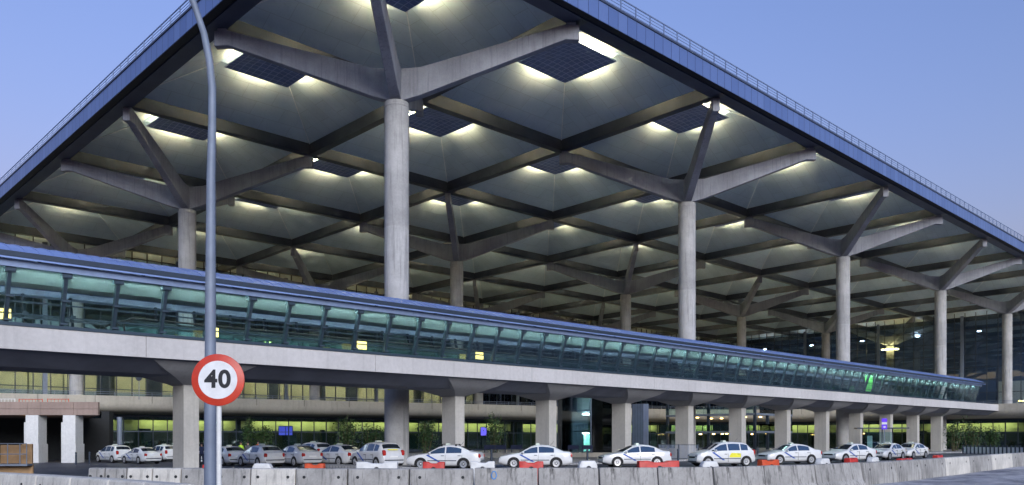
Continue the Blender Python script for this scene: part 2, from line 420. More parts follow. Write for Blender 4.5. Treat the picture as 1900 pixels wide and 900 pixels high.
for j in range(NJ + 1):
    b = MB(); w0, w1 = (-0.75, 0.35) if j == 0 else (-0.35, 0.35)
    b.box((-0.75, j * CELL + w0, 0.4), (Lx, j * CELL + w1, 1.4), 0, sh)
    b.build('beam', 'edge_beam' if j == 0 else 'beam', roof)
for i in range(NI + 1):
    b = MB(); w0, w1 = (-0.753, 0.35) if i == 0 else (-0.35, 0.35)
    b.box((i * CELL + w0, -0.747, 0.396), (i * CELL + w1, Ly, 1.404), 0, sh)
    b.build('beam', 'edge_beam' if i == 0 else 'beam', roof)
# fascia: dark recess soffit and blue cladding, then railing
for ax in (0, 1):
    L = Lx if ax == 0 else Ly
    def fm(p, ax=ax):
        q = Vector((p.x, -p.y, p.z)) if ax == 0 else Vector((-p.y, p.x, p.z))
        return sh(q)
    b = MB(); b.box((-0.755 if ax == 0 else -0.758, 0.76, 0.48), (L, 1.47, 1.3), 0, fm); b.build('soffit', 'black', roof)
    st = -1.52 if ax == 0 else -1.47
    b = MB(); b.box((st, 1.475, 0.28), (L, 1.535, 1.52), 0, fm)
    b.build('cladding', 'fascia_x' if ax == 0 else 'fascia_y', roof)
    b = MB(); b.box((st, 0.7, 1.525), (L, 1.60, 1.66), 0, fm)
    b.build('coping', 'edge_beam', roof)
    b = MB(); x = 0.2
    while x < L:
        b.box((x - .035, 1.24, 1.66), (x + .035, 1.31, 2.66), 0, fm); x += 1.62
    for z, r in ((2.66, .035), (2.42, .014), (2.2, .014), (1.98, .014), (1.8, .014)):
        b.box((0.2, 1.275 - r, z - r), (L, 1.275 + r, z + r), 0, fm)
    b.build('railing', 'rail', roof)

# ------------------------------------------------------------------ branching columns
def make_column(base):
    t = thing('branching_column', '', 'column', (0, 0, 0), TH, 'round concrete columns with four branches under the canopy')
    top = HB - 4.6
    b = MB(); r = 0.8
    b.lathe([(r, base), (r, 8.0), (r * .982, 8.04), (r, 8.08), (r, 15.5), (r * .982, 15.54), (r, 15.58), (r, top - .35), (r * 1.03, top - .33), (r * 1.03, top - .25), (r, top - .23), (r, top)], 32)
    b.build('shaft', 'shaft', t, True)
    for k in range(4):
        b = MB(); a = pi / 4 + k * pi / 2
        dr = Vector((cos(a), sin(a), 0)); dp = Vector((-sin(a), cos(a), 0))
        R = CELL / sqrt(2) + 0.15
        prof = [(0.12, 0.0, 2.15, .36), (1.6, 0.42, 2.25, .34), (R - 0.9, 3.90, 4.88, .29), (R, 3.85, 4.85, .29)]
        rings = []
        for rr, zb, zt, w in prof:
            z0 = zoff(*(dr * rr).to_2d()) + top
            if rr < 0.5: z0 = top
            rings.append([dr * rr + dp * sx * w + Vector((0, 0, z0 + z)) for sx, z in ((-1, zb), (1, zb), (1, zt), (-1, zt))])
        b.loft(rings)
        b.box((-.3, -.3, 4.85), (.3, .3, 5.02), 0, lambda p: dr * (R - .5 + p.x) + dp * p.y + Vector((0, 0, p.z + top + zoff(*(dr * R).to_2d()))))
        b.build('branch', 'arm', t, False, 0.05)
    return t
COLS = {}
cg = make_column(-0.7); cd = make_column(5.6)
pos = {(0, 0): 'nearest and tallest-looking round concrete column, in front of the middle of the picture behind the walkway',
 (2, 0): 'round concrete column rising behind the walkway, second along the right-hand roof edge',
 (4, 0): 'round concrete column rising behind the walkway, third along the right-hand roof edge',
 (6, 0): 'round concrete column at the right-hand end of the glazed walkway, down to the pavement',
 (8, 0): 'round concrete column standing on the upper deck at the far right in front of the glass wall',
 (0, 2): 'round concrete column behind the lamp post, second along the left-hand roof edge',
 (2, 2): 'round concrete column right behind the nearest column, half hidden by the walkway, deep under the roof',
 (4, 2): 'slim-looking dark concrete column under the middle of the roof, its branches dark against the ceiling',
 (6, 2): 'round concrete column deep under the roof between the second and third edge columns',
 (8, 2): 'round concrete column far back beside the side glass wall, just left of the third edge column',
 (0, 4): 'round concrete column at the far left standing on the upper deck before the glass front',
 (2, 4): 'round concrete column at the back left standing on the upper deck beside the parapet',
 (4, 4): 'distant round concrete column at the back, on the deck before the long glass front',
 (6, 4): 'most distant round concrete column, at the back corner where two glass fronts meet',
 (10, 0): 'round concrete column indoors behind the right-hand glass wall, near the roof edge',
 (10, 2): 'round concrete column indoors behind the right-hand glass wall, lit warm yellow at its head'}
usedg = usedd = False
for (i, j), lab in pos.items():
    deck = (j == 4) or i >= 8
    s, q = (i + .5) * CELL, (j + .5) * CELL
    loc = G(s, q, zoff(s, q))
    src, flag = (cd, usedd) if deck else (cg, usedg)
    if not flag:
        src.location = loc; src['label'] = lab
        if deck: usedd = True
        else: usedg = True
    else: dup(src, loc, TH, lab)

# ------------------------------------------------------------------ glazed walkway bridge
BO = Vector((-2.68, 48.8, 5.33)); SL = 0.0042
T0, T1, T2 = -39.83, 92.2, 103.0
br = thing('glazed_footbridge', 'long raised concrete walkway with leaning teal glass walls and blue metal roof', 'footbridge', BO, TH)
W = 5.6
def bs(p): return Vector((p[0], p[1], p[2] + SL * p[0]))
def ext(b, poly, a0, a1, mi=0): b.loft([[bs((a0, y, z)) for y, z in poly], [bs((a1, y, z)) for y, z in poly]], mi=mi)
b = MB()
t = T0
joints = [-40.5, -30, -18.5, -6.5, 5.5, 18.6, 31.0, 44, 57, 69.8, 82, 92.5, T2]
for a0, a1 in zip(joints[:-1], joints[1:]):
    ext(b, [(0, 0), (W, 0), (W, .92), (0, .92)], a0 + .012, a1 - .012)
b.build('deck', 'deck', br)
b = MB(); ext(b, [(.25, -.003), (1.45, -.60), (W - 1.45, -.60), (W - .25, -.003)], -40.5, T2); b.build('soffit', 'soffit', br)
ext_floor = MB(); ext(ext_floor, [(.3, .921), (W - .3, .921), (W - .3, .94), (.3, .94)], T0, T2); ext_floor.build('floor', 'palefloor', br)
def make_pier(t, name='pier'):
    b = MB(); zg = -5.33 - 0.75
    zt = -1.0
    uu, vv = .375, .66
    c = W / 2
    def rect(a, bb, z): return [bs((t - a, c - bb, z)), bs((t + a, c - bb, z)), bs((t + a, c + bb, z)), bs((t - a, c + bb, z))]
    b.loft([rect(uu, vv, zg), rect(uu, vv, zt)], caps=True)
    p_ = b.build(name, 'pier', br, False, 0.02)
    b = MB(); b.loft([rect(uu + .004, vv + .004, zt - .004), rect(.55, .85, -.92), rect(1.15, 1.5, -.68), rect(1.9, 2.1, -.36), rect(2.5, 2.5, -.02)])
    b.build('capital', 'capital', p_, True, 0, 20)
    return p_
for k in range(-2, 11):
    if k == -1: continue
    make_pier(1.3 + 8.45 * k)
# posts, rails, glass
b = MB(); ext(b, [(-.05, .925), (.13, .925), (.13, 1.06), (-.05, 1.06)], T0, T1); ext(b, [(W - .13, .925), (W + .05, .925), (W + .05, 1.06), (W - .13, 1.06)], T0, T1)
b.build('sill', 'steel_teal', br)
b = MB(); ext(b, [(-.72, 3.12), (-.44, 3.12), (-.44, 3.40), (-.72, 3.40)], T0, T1 + .4); ext(b, [(W + .44, 3.12), (W + .72, 3.12), (W + .72, 3.40), (W + .44, 3.40)], T0, T1 + .4)
b.build('head_beam', 'rail', br)
def lean(y, z): return -.10 - .55 * (z - 1.0) / 2.15 + y    # outward lean of the near wall
nb = int((T1 - T0) / 2)
post0 = pane0 = bpost0 = bpane0 = None
pm_ = MB()
pm_.hexa([(-.07, .06, 1.0), (.07, .06, 1.0), (.07, .26, 1.0), (-.07, .26, 1.0)], [(-.07, -.62, 3.15), (.07, -.62, 3.15), (.07, -.36, 3.15), (-.07, -.36, 3.15)])
for z in (1.15, 2.05, 3.0):
    y = .10 - .66 * (z - 1) / 2.15
    pm_.box((-.10, y - .14, z - .04), (.18, y + .04, z + .04))
pm_.box((-.16, -.62, 2.93), (.2, -.3, 3.12))
gp = MB(); gp.hexa([(.03, 0.04, 1.05), (1.97, 0.04, 1.05), (1.97, 0.055, 1.05), (.03, 0.055, 1.05)], [(.03, -.60, 3.12), (1.97, -.60, 3.12), (1.97, -.585, 3.12), (.03, -.585, 3.12)])
bp = MB(); bp.hexa([(-.05, -.26, 1.0), (.05, -.26, 1.0), (.05, -.10, 1.0), (-.05, -.10, 1.0)], [(-.05, .36, 3.15), (.05, .36, 3.15), (.05, .56, 3.15), (-.05, .56, 3.15)])
bp.box((-.1, .1, 2.2), (.16, .3, 2.3)); bp.box((-.12, -.3, 1.3), (.12, -.1, 1.5))
bg = MB(); bg.hexa([(.03, -.055, 1.05), (1.97, -.055, 1.05), (1.97, -.04, 1.05), (.03, -.04, 1.05)], [(.03, .585, 3.12), (1.97, .585, 3.12), (1.97, .60, 3.12), (.03, .60, 3.12)])
fb = MB(); fb.hexa([(.08, -.425, 2.58), (1.92, -.425, 2.58), (1.92, -.40, 2.58), (.08, -.40, 2.58)], [(.08, -.592, 3.118), (1.92, -.592, 3.118), (1.92, -.567, 3.118), (.08, -.567, 3.118)])
P = [pm_.build('post', 'steel_teal', br), gp.build('glass_pane', 'gl_bridge', br), bp.build('back_post', 'steel_teal', br), bg.build('back_glass_pane', 'gl_bridge', br), fb.build('frosted_band', 'frosted', br)]
for k in range(nb + 1):
    x = T0 + 2 * k
    for q, src in enumerate(P):
        if q in (1, 3, 4) and k == nb: continue
        o = src if k == 0 else src.copy()
        if k: COL.objects.link(o); o.parent = br
        o.location = (x, 0 if q in (0, 1, 4) else W, SL * x)
b = MB()
for y, z in ((.32, 1.95), (.32, 1.45), (W - .32, 1.95), (W - .32, 1.45)): ext(b, [(y - .025, z - .03), (y + .025, z - .03), (y + .025, z + .03), (y - .025, z + .03)], T0, T1)
b.build('handrail', 'steel', br)
b = MB()
for s_, y0 in ((1, 0), (-1, W)):
    ext(b, [(y0 - s_ * .27, 2.06), (y0 - s_ * .23, 2.06), (y0 - s_ * .23, 2.12), (y0 - s_ * .27, 2.12)], T0, T1)
b.build('transom', 'steel_teal', br)
# roof
prof = []
for k in range(17):
    y = -1.0 + (W + 2.0) * k / 16; prof.append((y, 3.60 + .88 * math.sin(pi * k / 16) ** .75))
b = MB(); inner = [(y, z - .22) for y, z in prof]
ext(b, prof + inner[::-1], T0 - .3, T1 + 1.0)
b.build('roof', 'zinc', br, True, 0, 30)
b = MB(); x = T0
while x < T1 + .9:
    for k in range(0, 16):
        (y0, z0), (y1, z1) = prof[k], prof[k + 1]
        b.hexa([bs((x - .03, y0, z0 - .01)), bs((x + .03, y0, z0 - .01)), bs((x + .03, y1, z1 - .01)), bs((x - .03, y1, z1 - .01))], [bs((x - .03, y0, z0 + .03)), bs((x + .03, y0, z0 + .03)), bs((x + .03, y1, z1 + .03)), bs((x - .03, y1, z1 + .03))])
    pass
    x += .5
b.build('seam_rib', 'zinc', br)
b = MB()
for y0, y1 in ((-1.04, -.92), (W + .92, W + 1.04)): ext(b, [(y0, 3.46), (y1, 3.46), (y1, 3.66), (y0, 3.66)], T0 - .3, T1 + 1.0)
b.build('eave', 'steel', br)
b = MB()
x = T0 + 1
while x < T1:
    for y in (-.58, W + .58): b.box((x - .06, y - .07, 3.40), (x + .06, y + .07, 3.56), 0, bs)
    x += 4
b.build('bracket', 'steel_teal', br)
b = MB(); x = T0 + .15
while x < T1 - 2:
    for y in (-.2,):
        b.box((x, y - .03, 3.29), (x + 1.75, y + .03, 3.32), 0, bs)
    x += 2
b.build('ceiling_lamp', 'walk_lamp', br)
b = MB(); ext(b, [(-.4, 3.43), (W + .4, 3.43), (W + .4, 3.5), (-.4, 3.5)], T0, T1); b.build('ceiling_board', 'palegrey', br)
# things inside the walkway
wk = thing('moving_walkway', 'moving walkway with black rubber handrails inside the glazed bridge', 'walkway', BO + Vector((0, 0, 0.94)), TH)
for y in (1.5, 2.6, 3.2, 4.3):
    b = MB(); ext(b, [(y - .01, .1), (y + .01, .1), (y + .01, .88), (y - .01, .88)], -18.5, 84); b.build('balustrade', 'gl_bridge', wk)
    b = MB(); ring = []
    for k in range(9):
        a = pi / 2 + pi * k / 8; ring.append(bs((-18.5 + .42 * cos(a), y, .5 + .42 * sin(a))))
    b.tube([bs((84, y, .92))] + ring + [bs((-16, y, .06))], .05, 6); b.build('handrail', 'rubber', wk)
b = MB()
for y in (2.05, 3.75): ext(b, [(y - .5, .002), (y + .5, .002), (y + .5, .06), (y - .5, .06)], -19, 84.5)
b.build('tread', 'steel', wk)
def in_bridge(px): # distance along the bridge for a sight line
    r = (px - 950) / 1527.; return (48.8 * r + 2.68) / (.7186 - .6954 * r)
def bp_w(t, y, z): return BO + U * t + V * y + Vector((0, 0, z + SL * t))
for px, lab in ((14, 'lit yellow sign stand inside the glazed bridge at the far left, beside a handrail loop'), (407, 'small lit yellow sign stand inside the glazed bridge just right of the lamp post'), (686, 'small lit yellow sign stand inside the glazed bridge left of the nearest column'), (905, 'small lit yellow sign stand inside the glazed bridge right of the nearest column')):
    t = in_bridge(px)
    o = thing('sign_stand', lab, 'sign', bp_w(t, 0.75, .941), TH, 'lit sign stands inside the walkway')
    b = MB(); b.box((-.28, -.05, .3), (.28, .05, .72)); b.build('panel', 'yellow_panel', o)
    b = MB(); b.box((-.03, -.06, 0), (.03, .06, .3)); b.box((-.2, -.12, 0), (.2, .12, .04)); b.build('stand', 'steel', o)
t = in_bridge(1620)
o = thing('advert_panel', 'bright green lit advert panel inside the right-hand end of the glazed bridge', 'sign', bp_w(t, .5, .941), TH)
b = MB(); b.box((-1.0, -.04, .35), (1.0, .04, 2.1)); b.build('panel', 'green_panel', o)
b = MB(); b.box((-1.06, -.06, 0), (-1.003, .06, 2.16)); b.box((1.003, -.06, 0), (1.06, .06, 2.16)); b.build('frame', 'steel', o)

# ------------------------------------------------------------------ terminal building
EDGE = [(-2.5, 4.8), (-1.2, 4.5), (.5, 4.08), (1.57, 3.78), (3.0, 3.42), (3.9, 3.24), (4.9, 3.08), (5.7, 2.85), (6.3, 2.45), (6.66, 1.9), (6.66, 1.0), (6.66, .2), (6.66, -1), (6.66, -3)]
EDGE = [(a * CELL, b * CELL) for a, b in EDGE]
def offs(line, d):
    out = []
    for k, p in enumerate(line):
        a = Vector(line[max(k - 1, 0)]); b = Vector(line[min(k + 1, len(line) - 1)])
        tt = (b - a).normalized(); n = Vector((-tt.y, tt.x))
        out.append((p[0] + n.x * d, p[1] + n.y * d))
    return out
def resample(line, step):
    out = [Vector(line[0])]; 
    for a, b in zip(line[:-1], line[1:]):
        a, b = Vector(a), Vector(b); n = max(1, round((b - a).length / step))
        for k in range(1, n + 1): out.append(a.lerp(b, k / n))
    return [(p.x, p.y) for p in out]
term = thing('terminal_building', 'two-level glass airport terminal with rounded concrete deck edge under the canopy', 'building', ORG, TH)
b = MB()
prof = [(.25, 6.8), (0, 6.8), (0, 5.95), (.06, 5.6), (.3, 5.25), (.8, 4.98), (1.6, 4.82), (2.8, 4.74), (5.5, 4.72), (5.5, 5.9), (.25, 5.9)]
rl = EDGE
lines = [offs(rl, dd) for dd, z in prof]
b.loft([[(lines[k][i][0], lines[k][i][1], prof[k][1]) for k in range(len(prof))] for i in range(len(rl))])
b.build('deck_edge', 'slab', term, True, 0, 35)
b = MB()   # floor plate of the upper level behind the edge
inn = offs(EDGE, 5.4)
pl = [(p[0], p[1]) for p in inn] + [(13 * CELL, -3 * CELL), (13 * CELL, 7.5 * CELL), (-2.5 * CELL, 7.5 * CELL)]
b.loft([[(x, y, 4.9) for x, y in pl], [(x, y, 5.89) for x, y in pl]]); b.build('upper_floor', 'slab', term)
# railing on the parapet
b = MB(); rl2 = resample(offs(EDGE, .12), 2.1)
for x, y in rl2: b.box((x - .025, y - .025, 6.78), (x + .025, y + .025, 7.25))
for z in (7.25, 7.02): b.tube([(x, y, z) for x, y in rl2], .03, 5)
b.build('railing', 'galv', term)
# joints on the parapet face
b = MB()
for x, y in resample(offs(EDGE, -.004), 6.2):
    b = MB(); b.box((x - .02, y - .02, 5.95), (x + .02, y + .02, 6.79)); b.build('joint', 'dark', term)
# ground floor glass
gl = offs(EDGE, 4.6); glr = resample(gl, 1.7)
b = MB()
for (x0, y0), (x1, y1) in zip(glr[:-1], glr[1:]):
    d_ = Vector((x1 - x0, y1 - y0)).normalized(); nrm = Vector((-d_.y, d_.x)) * .02
    b.hexa([(x0, y0, 0.1), (x1, y1, 0.1), (x1 + nrm.x, y1 + nrm.y, 0.1), (x0 + nrm.x, y0 + nrm.y, 0.1)], [(x0, y0, 4.72), (x1, y1, 4.72), (x1 + nrm.x, y1 + nrm.y, 4.72), (x0 + nrm.x, y0 + nrm.y, 4.72)])
b.build('ground_glazing', 'gl_ground', term)
b = MB()
for x, y in glr: b.box((x - .045, y - .10, -.3), (x + .045, y + .045, 4.71))
for z0, z1, o_ in ((4.42, 4.712, -.06), (2.55, 2.65, -.05), (-.3, .14, -.08)):
    l0 = offs(gl, o_); l1 = offs(gl, .1)
    b.loft([[(l0[i][0], l0[i][1], z0), (l1[i][0], l1[i][1], z0), (l1[i][0], l1[i][1], z1), (l0[i][0], l0[i][1], z1)] for i in range(len(gl))])
b.build('ground_frame', 'steel', term)
# interior of the ground floor
b = MB(); bk = offs(EDGE, 17)
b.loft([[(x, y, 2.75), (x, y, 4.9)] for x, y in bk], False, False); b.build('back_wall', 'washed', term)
b = MB(); b.loft([[(x, y, -.4), (x, y, 2.745)] for x, y in offs(EDGE, 16.6)], False, False); b.build('shaded_lower_wall', 'dark', term)  # lower part of the back wall, shade painted in as a near-black colour
b = MB()
lo, l2 = offs(EDGE, 16.6), offs(EDGE, 17)
b.loft([[(lo[i][0], lo[i][1], 2.75), (l2[i][0], l2[i][1], 2.75), (l2[i][0], l2[i][1], 2.85), (lo[i][0], lo[i][1], 2.85)] for i in range(len(lo))]); b.build('ledge', 'steel', term)
b = MB(); lo, l2 = offs(EDGE, 14.9), offs(EDGE, 15.0)
b.loft([[(lo[i][0], lo[i][1], 4.25), (l2[i][0], l2[i][1], 4.25), (l2[i][0], l2[i][1], 4.7), (lo[i][0], lo[i][1], 4.7)] for i in range(len(lo))]); b.build('pelmet', 'steel', term)
b = MB()
l0, l1 = offs(EDGE, 4.5), offs(EDGE, 18)
b.add([(x, y, 4.70) for x, y in l0] + [(x, y, 4.70) for x, y in l1], [(i, i + 1, len(l0) + i + 1, len(l0) + i) for i in range(len(l0) - 1)])
b.build('soffit', 'inwall', term)
b = MB()
for dd in (16.1,):
    rs = resample(offs(EDGE, dd), 3.2)
    for k, ((x0, y0), (x1, y1)) in enumerate(zip(rs[:-1], rs[1:])):
        if (k * 7 + int(dd)) % 5 == 0: continue
        d_ = Vector((x1 - x0, y1 - y0)); n_ = Vector((-d_.y, d_.x)).normalized() * .28; a_ = Vector((x0, y0)) + d_ * .06; e_ = Vector((x1, y1)) - d_ * .06
        q = [a_ - n_, e_ - n_, e_ + n_, a_ + n_]
        b.hexa([(p.x, p.y, 4.50) for p in q], [(p.x, p.y, 4.56) for p in q])
b.build('ceiling_lamp', 'yellow_lamp', term)
random.seed(5)
b = MB()
for dd in (7.5, 9.5, 12):
    for x, y in resample(offs(EDGE, dd), 6.5):
        w = random.uniform(.5, 2.0); h = random.choice((1.2, 2.2, 3.0, 4.6))
        if random.random() < .6: b.box((x - w / 2, y - w / 2, -.3), (x + w / 2, y + w / 2, h))
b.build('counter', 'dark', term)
# upper glass fronts
FJ = 5.15 * CELL; FI = 10.0 * CELL
def front(L0, L1, fn, cellshift, nm, gm='gl_fac'):
    b = MB(); st = CELL / 8; x = L0
    zs = [5.9, 8.6, 11.3, 14.0, 16.7, 19.4, 22.1, 24.8, 27.3]
    while x < L1 - .1:
        x1 = min(x + st, L1)
        b.hexa([fn(x, -.01, 5.9), fn(x1, -.01, 5.9), fn(x1, .01, 5.9), fn(x, .01, 5.9)], [fn(x, -.01, 27.3), fn(x1, -.01, 27.3), fn(x1, .01, 27.3), fn(x, .01, 27.3)])
        x = x1
    b.build('glass_front', gm, term)
    b = MB(); x = L0; k = 0
    while x < L1 + .1:
        w = .045
        b.hexa([fn(x - w, -.12, 5.9), fn(x + w, -.12, 5.9), fn(x + w, .12, 5.9), fn(x - w, .12, 5.9)], [fn(x - w, -.12, 28.3), fn(x + w, -.12, 28.3), fn(x + w, .12, 28.3), fn(x - w, .12, 28.3)])
        x += st; k += 1
    for z in zs:
        w = .05 if z > 6 else .2
        b.hexa([fn(L0, -.09, z - w), fn(L1, -.09, z - w), fn(L1, .09, z - w), fn(L0, .09, z - w)], [fn(L0, -.09, z + w), fn(L1, -.09, z + w), fn(L1, .09, z + w), fn(L0, .09, z + w)])
    b.build('glass_front_frame', 'steel', term)
    x = L0 + cellshift
    while x < L1:
        b = MB(); w = .26
        b.hexa([fn(x - w, -.75, 5.9), fn(x + w, -.75, 5.9), fn(x + w, -.3, 5.9), fn(x - w, -.3, 5.9)], [fn(x - w, -.75, 27.6), fn(x + w, -.75, 27.6), fn(x + w, -.3, 27.6), fn(x - w, -.3, 27.6)])
        b.build('facade_post', 'galv', term); x += CELL * 1.05
front(-1.0 * CELL, FI, lambda a, d, z: Vector((a, FJ + d, z)), .4 * CELL, 'long')
front(-3.0 * CELL, FJ, lambda a, d, z: Vector((FI + d, a, z)), 3.35 * CELL, 'side', 'gl_side')
# indoors: beige partitions, floors, lamps
b = MB(); random.seed(8)
y = FJ + 5
x = -1 * CELL
while x < 9.3 * CELL:
    w = random.choice((4.2, 4.2, 6.3)); g_ = random.choice((.2, .2, 1.8, 2.6))
    b.box((x, y, 8.4), (x + w, y + .3, 11.0), 0); b.box((x, y, 5.9), (x + w, y + .28, 8.39), 1)
    x += w + g_
x = 8.6
b.build('partition', ['beige', 'greyband'], term)
b = MB(); b.box((-1 * CELL, FJ + 22, 5.9), (13 * CELL, FJ + 22.4, 29.0))
b.build('indoor_wall', 'inwall', term)
b = MB(); b.box((FI + 19, -3 * CELL, 5.9), (FI + 19.4, FJ + 22, 29.0)); b.build('indoor_wall', 'sky_tint_wall', term)  # added wall: its blue stands for reflected sky, and it blocks the orange horizon
b = MB(); yy = -2.5 * CELL; random.seed(9)
while yy < FJ:
    w_ = random.uniform(3, 8); b.box((FI + 16.5, yy, 5.9), (FI + 16.8, yy + w_, random.choice((10.2, 12.0, 14.5)))); yy += w_ + random.uniform(.5, 5)
b.build('partition', 'white', term)  # added white panels, standing for pale reflections in the side glass
b = MB(); yy = -2.5 * CELL
while yy < FJ: b.box((FI + 12.0, yy, 25.6), (FI + 12.3, yy + .7, 25.7)); yy += 13
b.build('cool_fill', 'cool_fill', term)  # added fill lights, put in only to light the blue wall
b = MB(); random.seed(3)
x = -1 * CELL
while x < 9.5 * CELL:
    b.box((x, FJ + 2.2, 11.6), (x + 3.2, FJ + 2.7, 11.68)); x += 4.2
b.build('wall_washer', 'warm_white', term)
b = MB()
x = -1 * CELL
b.box((-1 * CELL, FJ + 2.0, 11.685), (9.5 * CELL, FJ + 7.5, 12.2)); b.build('mezzanine', 'inwall', term)
b = MB()
for k in range(26):
    x = random.uniform(0, 10) * CELL; y = FJ + random.uniform(4, 19)
    z = random.choice((13.0, 15, 18))
    b.box((x, y, z), (x + .9, y + .5, z + .12))
for k in range(14):
    y = random.uniform(-.5, 5) * CELL; x = FI + random.uniform(4, 30); z = random.choice((9.5, 10.5, 13))
    b.box((x, y, z), (x + .5, y + .9, z + .12))
b.build('hanging_lamp', 'warm_lamp', term)
# uplighter ring on the indoor column
p = GC(10.5, 2.5)
o = thing('column_uplighter', 'bright warm ring lamp round the head of the indoor column behind the side glass wall', 'lamp', (p.x, p.y, 22.5), TH)
b = MB(); b.lathe([(1.0, 0), (1.9, .12), (1.9, .3), (1.0, .22)], 20); b.build('lamp_ring', 'ring_lamp', o)

# multi-storey glazed hall at the inner corner (walkways, lit)
hall = thing('glazed_hall', 'dark multi-level glazed hall with grey walkways seen between the walkway piers', 'building', GC(6.0, 2.2), TH)
b = MB()
for z in (2.9, 5.6): b.box((-9, -8.2, z - .3), (1.5, -6.6, z)); b.box((-9, -8.25, z), (-8.95, -6.6, z + .05))
for z in (2.9, 5.6): b.box((-10.5, -8.2, z - .3), (-9.02, 8, z))
b.build('gallery', 'galv', hall)
b = MB()
for z in (2.9, 5.6):
    b.box((-10.52, -8.2, z + .003), (-10.5, 8, z + 1.05)); b.box((-9, -8.24, z + .003), (1.5, -8.22, z + 1.05))
b.build('balustrade', 'gl_tower', hall)
b = MB()
for y in (-8.1, -4, 0, 4, 7.8): b.box((-10.4, y - .18, -.3), (-10.0, y + .18, 7.5))
for x in (-6, -2, 1.3): b.box((x - .18, -8.1, -.3), (x + .18, -7.7, 7.5))
b.build('post', 'steel', hall)
b = MB()
random.seed(21)
for k in range(16):
    z = random.choice((2.4, 2.45, 5.0, 5.1)); b.box((-9.5 + random.uniform(0, 8), -6.2 + random.uniform(0, 12), z), (-8.9 + random.uniform(0, 8), -5.6 + random.uniform(0, 12), z + .1)) if False else b.lathe([(.22, 0), (.22, .1)], 8, (-9.5 + random.uniform(0, 9), -6 + random.uniform(0, 13), z))
b.build('downlight', 'warm_lamp', hall)

# lift tower
c = at(1092, 101); c.z = -.12
lt = thing('lift_tower', 'teal glass lift tower with steel frame between the piers left of the slate pillar', 'lift', c, TH)
b = MB(); hw = 2.6
for sx in (-1, 0, 1):
    for sy in (-1, 1):
        b.box((sx * hw - .09, sy * hw - .09, 0), (sx * hw + .09, sy * hw + .09, 9.6))
for z in (.1, 2.7, 5.2, 7.6, 9.5):
    for sy in (-1, 1):
        b.box((-hw, sy * hw - .06, z - .06), (hw, sy * hw + .06, z + .06)); b.box((sy * hw - .055, -hw, z - .055), (sy * hw + .055, hw, z + .055))
b.build('frame', 'galv', lt)
b = MB()
for sy in (-1, 1):
    b.box((-hw, sy * hw - .11, .15), (hw, sy * hw - .095, 9.4)); b.box((sy * hw - .11, -hw, .15), (sy * hw - .095, hw, 9.4))
b.build('glazing', 'gl_tower', lt)
b = MB(); b.box((-1.0, -1.0, 4.9), (1.0, 1.0, 7.3)); b.build('cabin', 'greyband', lt)
b = MB(); b.box((-2.3, 2.0, .1), (2.3, 2.2, 9.3)); b.build('rear_panel', 'slate', lt)
for z in (2.45, 4.75, 7.5):
    b = MB(); b.box((-1.6, -.6, z), (-.6, -.4, z + .06)); b.build('lamp', 'walk_lamp', lt)  # added fill lights, put in to brighten the dark tower interior
b = MB(); b.box((-.9, -.02, 0.3), (.3, .02, 2.4)); b.build('lit_door', 'teal_lamp', lt)
b = MB()
for z in (2.6, 5.1): b.box((-2.4, -2.4, z), (2.4, -1.2, z + .22))
b.build('landing', 'galv', lt)
# slate pillar
c = at(1188, 104); c.z = -.12
b = MB(); b.box((-.55, -.9, 0), (.55, .9, 6.2)); o = b.build('slate_pillar', 'slateclad', None, False, .03)
o.location = c; o.rotation_euler = (0, 0, TH); tag(o, 'square pillar clad in blue-grey slate courses beside the lift tower', 'pillar')

# ------------------------------------------------------------------ pavements
def sheet(name, pts, z0, h, mat):
    b = MB(); b.loft([[(x, y, z0 - .4) for x, y in pts], [(x, y, z0 + h) for x, y in pts]])
    return tag(b.build(name, mat, None, False, .02), kind='structure')
def W2(t, p): q = BO + U * t + V * p; return (q.x, q.y)
fr = [G(x, y) for x, y in offs(EDGE, 4.4)]
fr = [(p.x, p.y) for p in fr]
sheet('pavement', [W2(-4, 3.6), W2(-2, 1.3), W2(60, 1.1), W2(84, -1.0), W2(97, -9), (66, 92), (95, 70), (140, 90)] + fr[::-1][2:9] + [W2(-1, 26), W2(-4, 12)], -.12, .13, 'paving')

# ------------------------------------------------------------------ old ramp at the left with white piers
c = at(92, 75); 
rp = thing('ramp_viaduct', 'brown concrete viaduct end with white piers and dark recess at the far left', 'viaduct', (c.x, c.y, 0), radians(3))
b = MB(); 
for x0, x1 in ((-22, -6.6), (-6.58, -2.0), (-1.98, 2.1), (2.12, 4.3)):
    b.box((x0, 0, 4.42), (x1, .35, 5.05)); b.box((x0, -.02, 3.85), (x1, .35, 4.40))
b.build('parapet', 'brownc', rp, False, .02)
b = MB(); b.hexa([(-22, .36, 3.86), (4.28, .36, 3.86), (-3.9, 16, 3.86), (-22, 16, 3.86)], [(-22, .36, 4.4), (4.28, .36, 4.4), (-3.9, 16, 4.4), (-22, 16, 4.4)]); b.build('deck', 'brownc', rp)
for x in (-1.55, 1.75):
    b = MB(); b.box((x - .62, -.1, -.8), (x + .62, 1.6, 1.22)); b.box((x - .56, -.04, 1.22), (x + .56, 1.5, 3.84)); b.box((x - .85, .25, -.8), (x - .63, 1.4, 3.2))
    b.build('white_pier', 'white_pier', rp, False, .02)
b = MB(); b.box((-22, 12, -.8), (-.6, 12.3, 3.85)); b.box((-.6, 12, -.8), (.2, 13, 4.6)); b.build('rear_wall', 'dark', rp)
b = MB(); b.box((-2.9, 2.4, 3.5), (-2.45, 2.8, 3.6)); b.build('downlight', 'warm_lamp', rp)
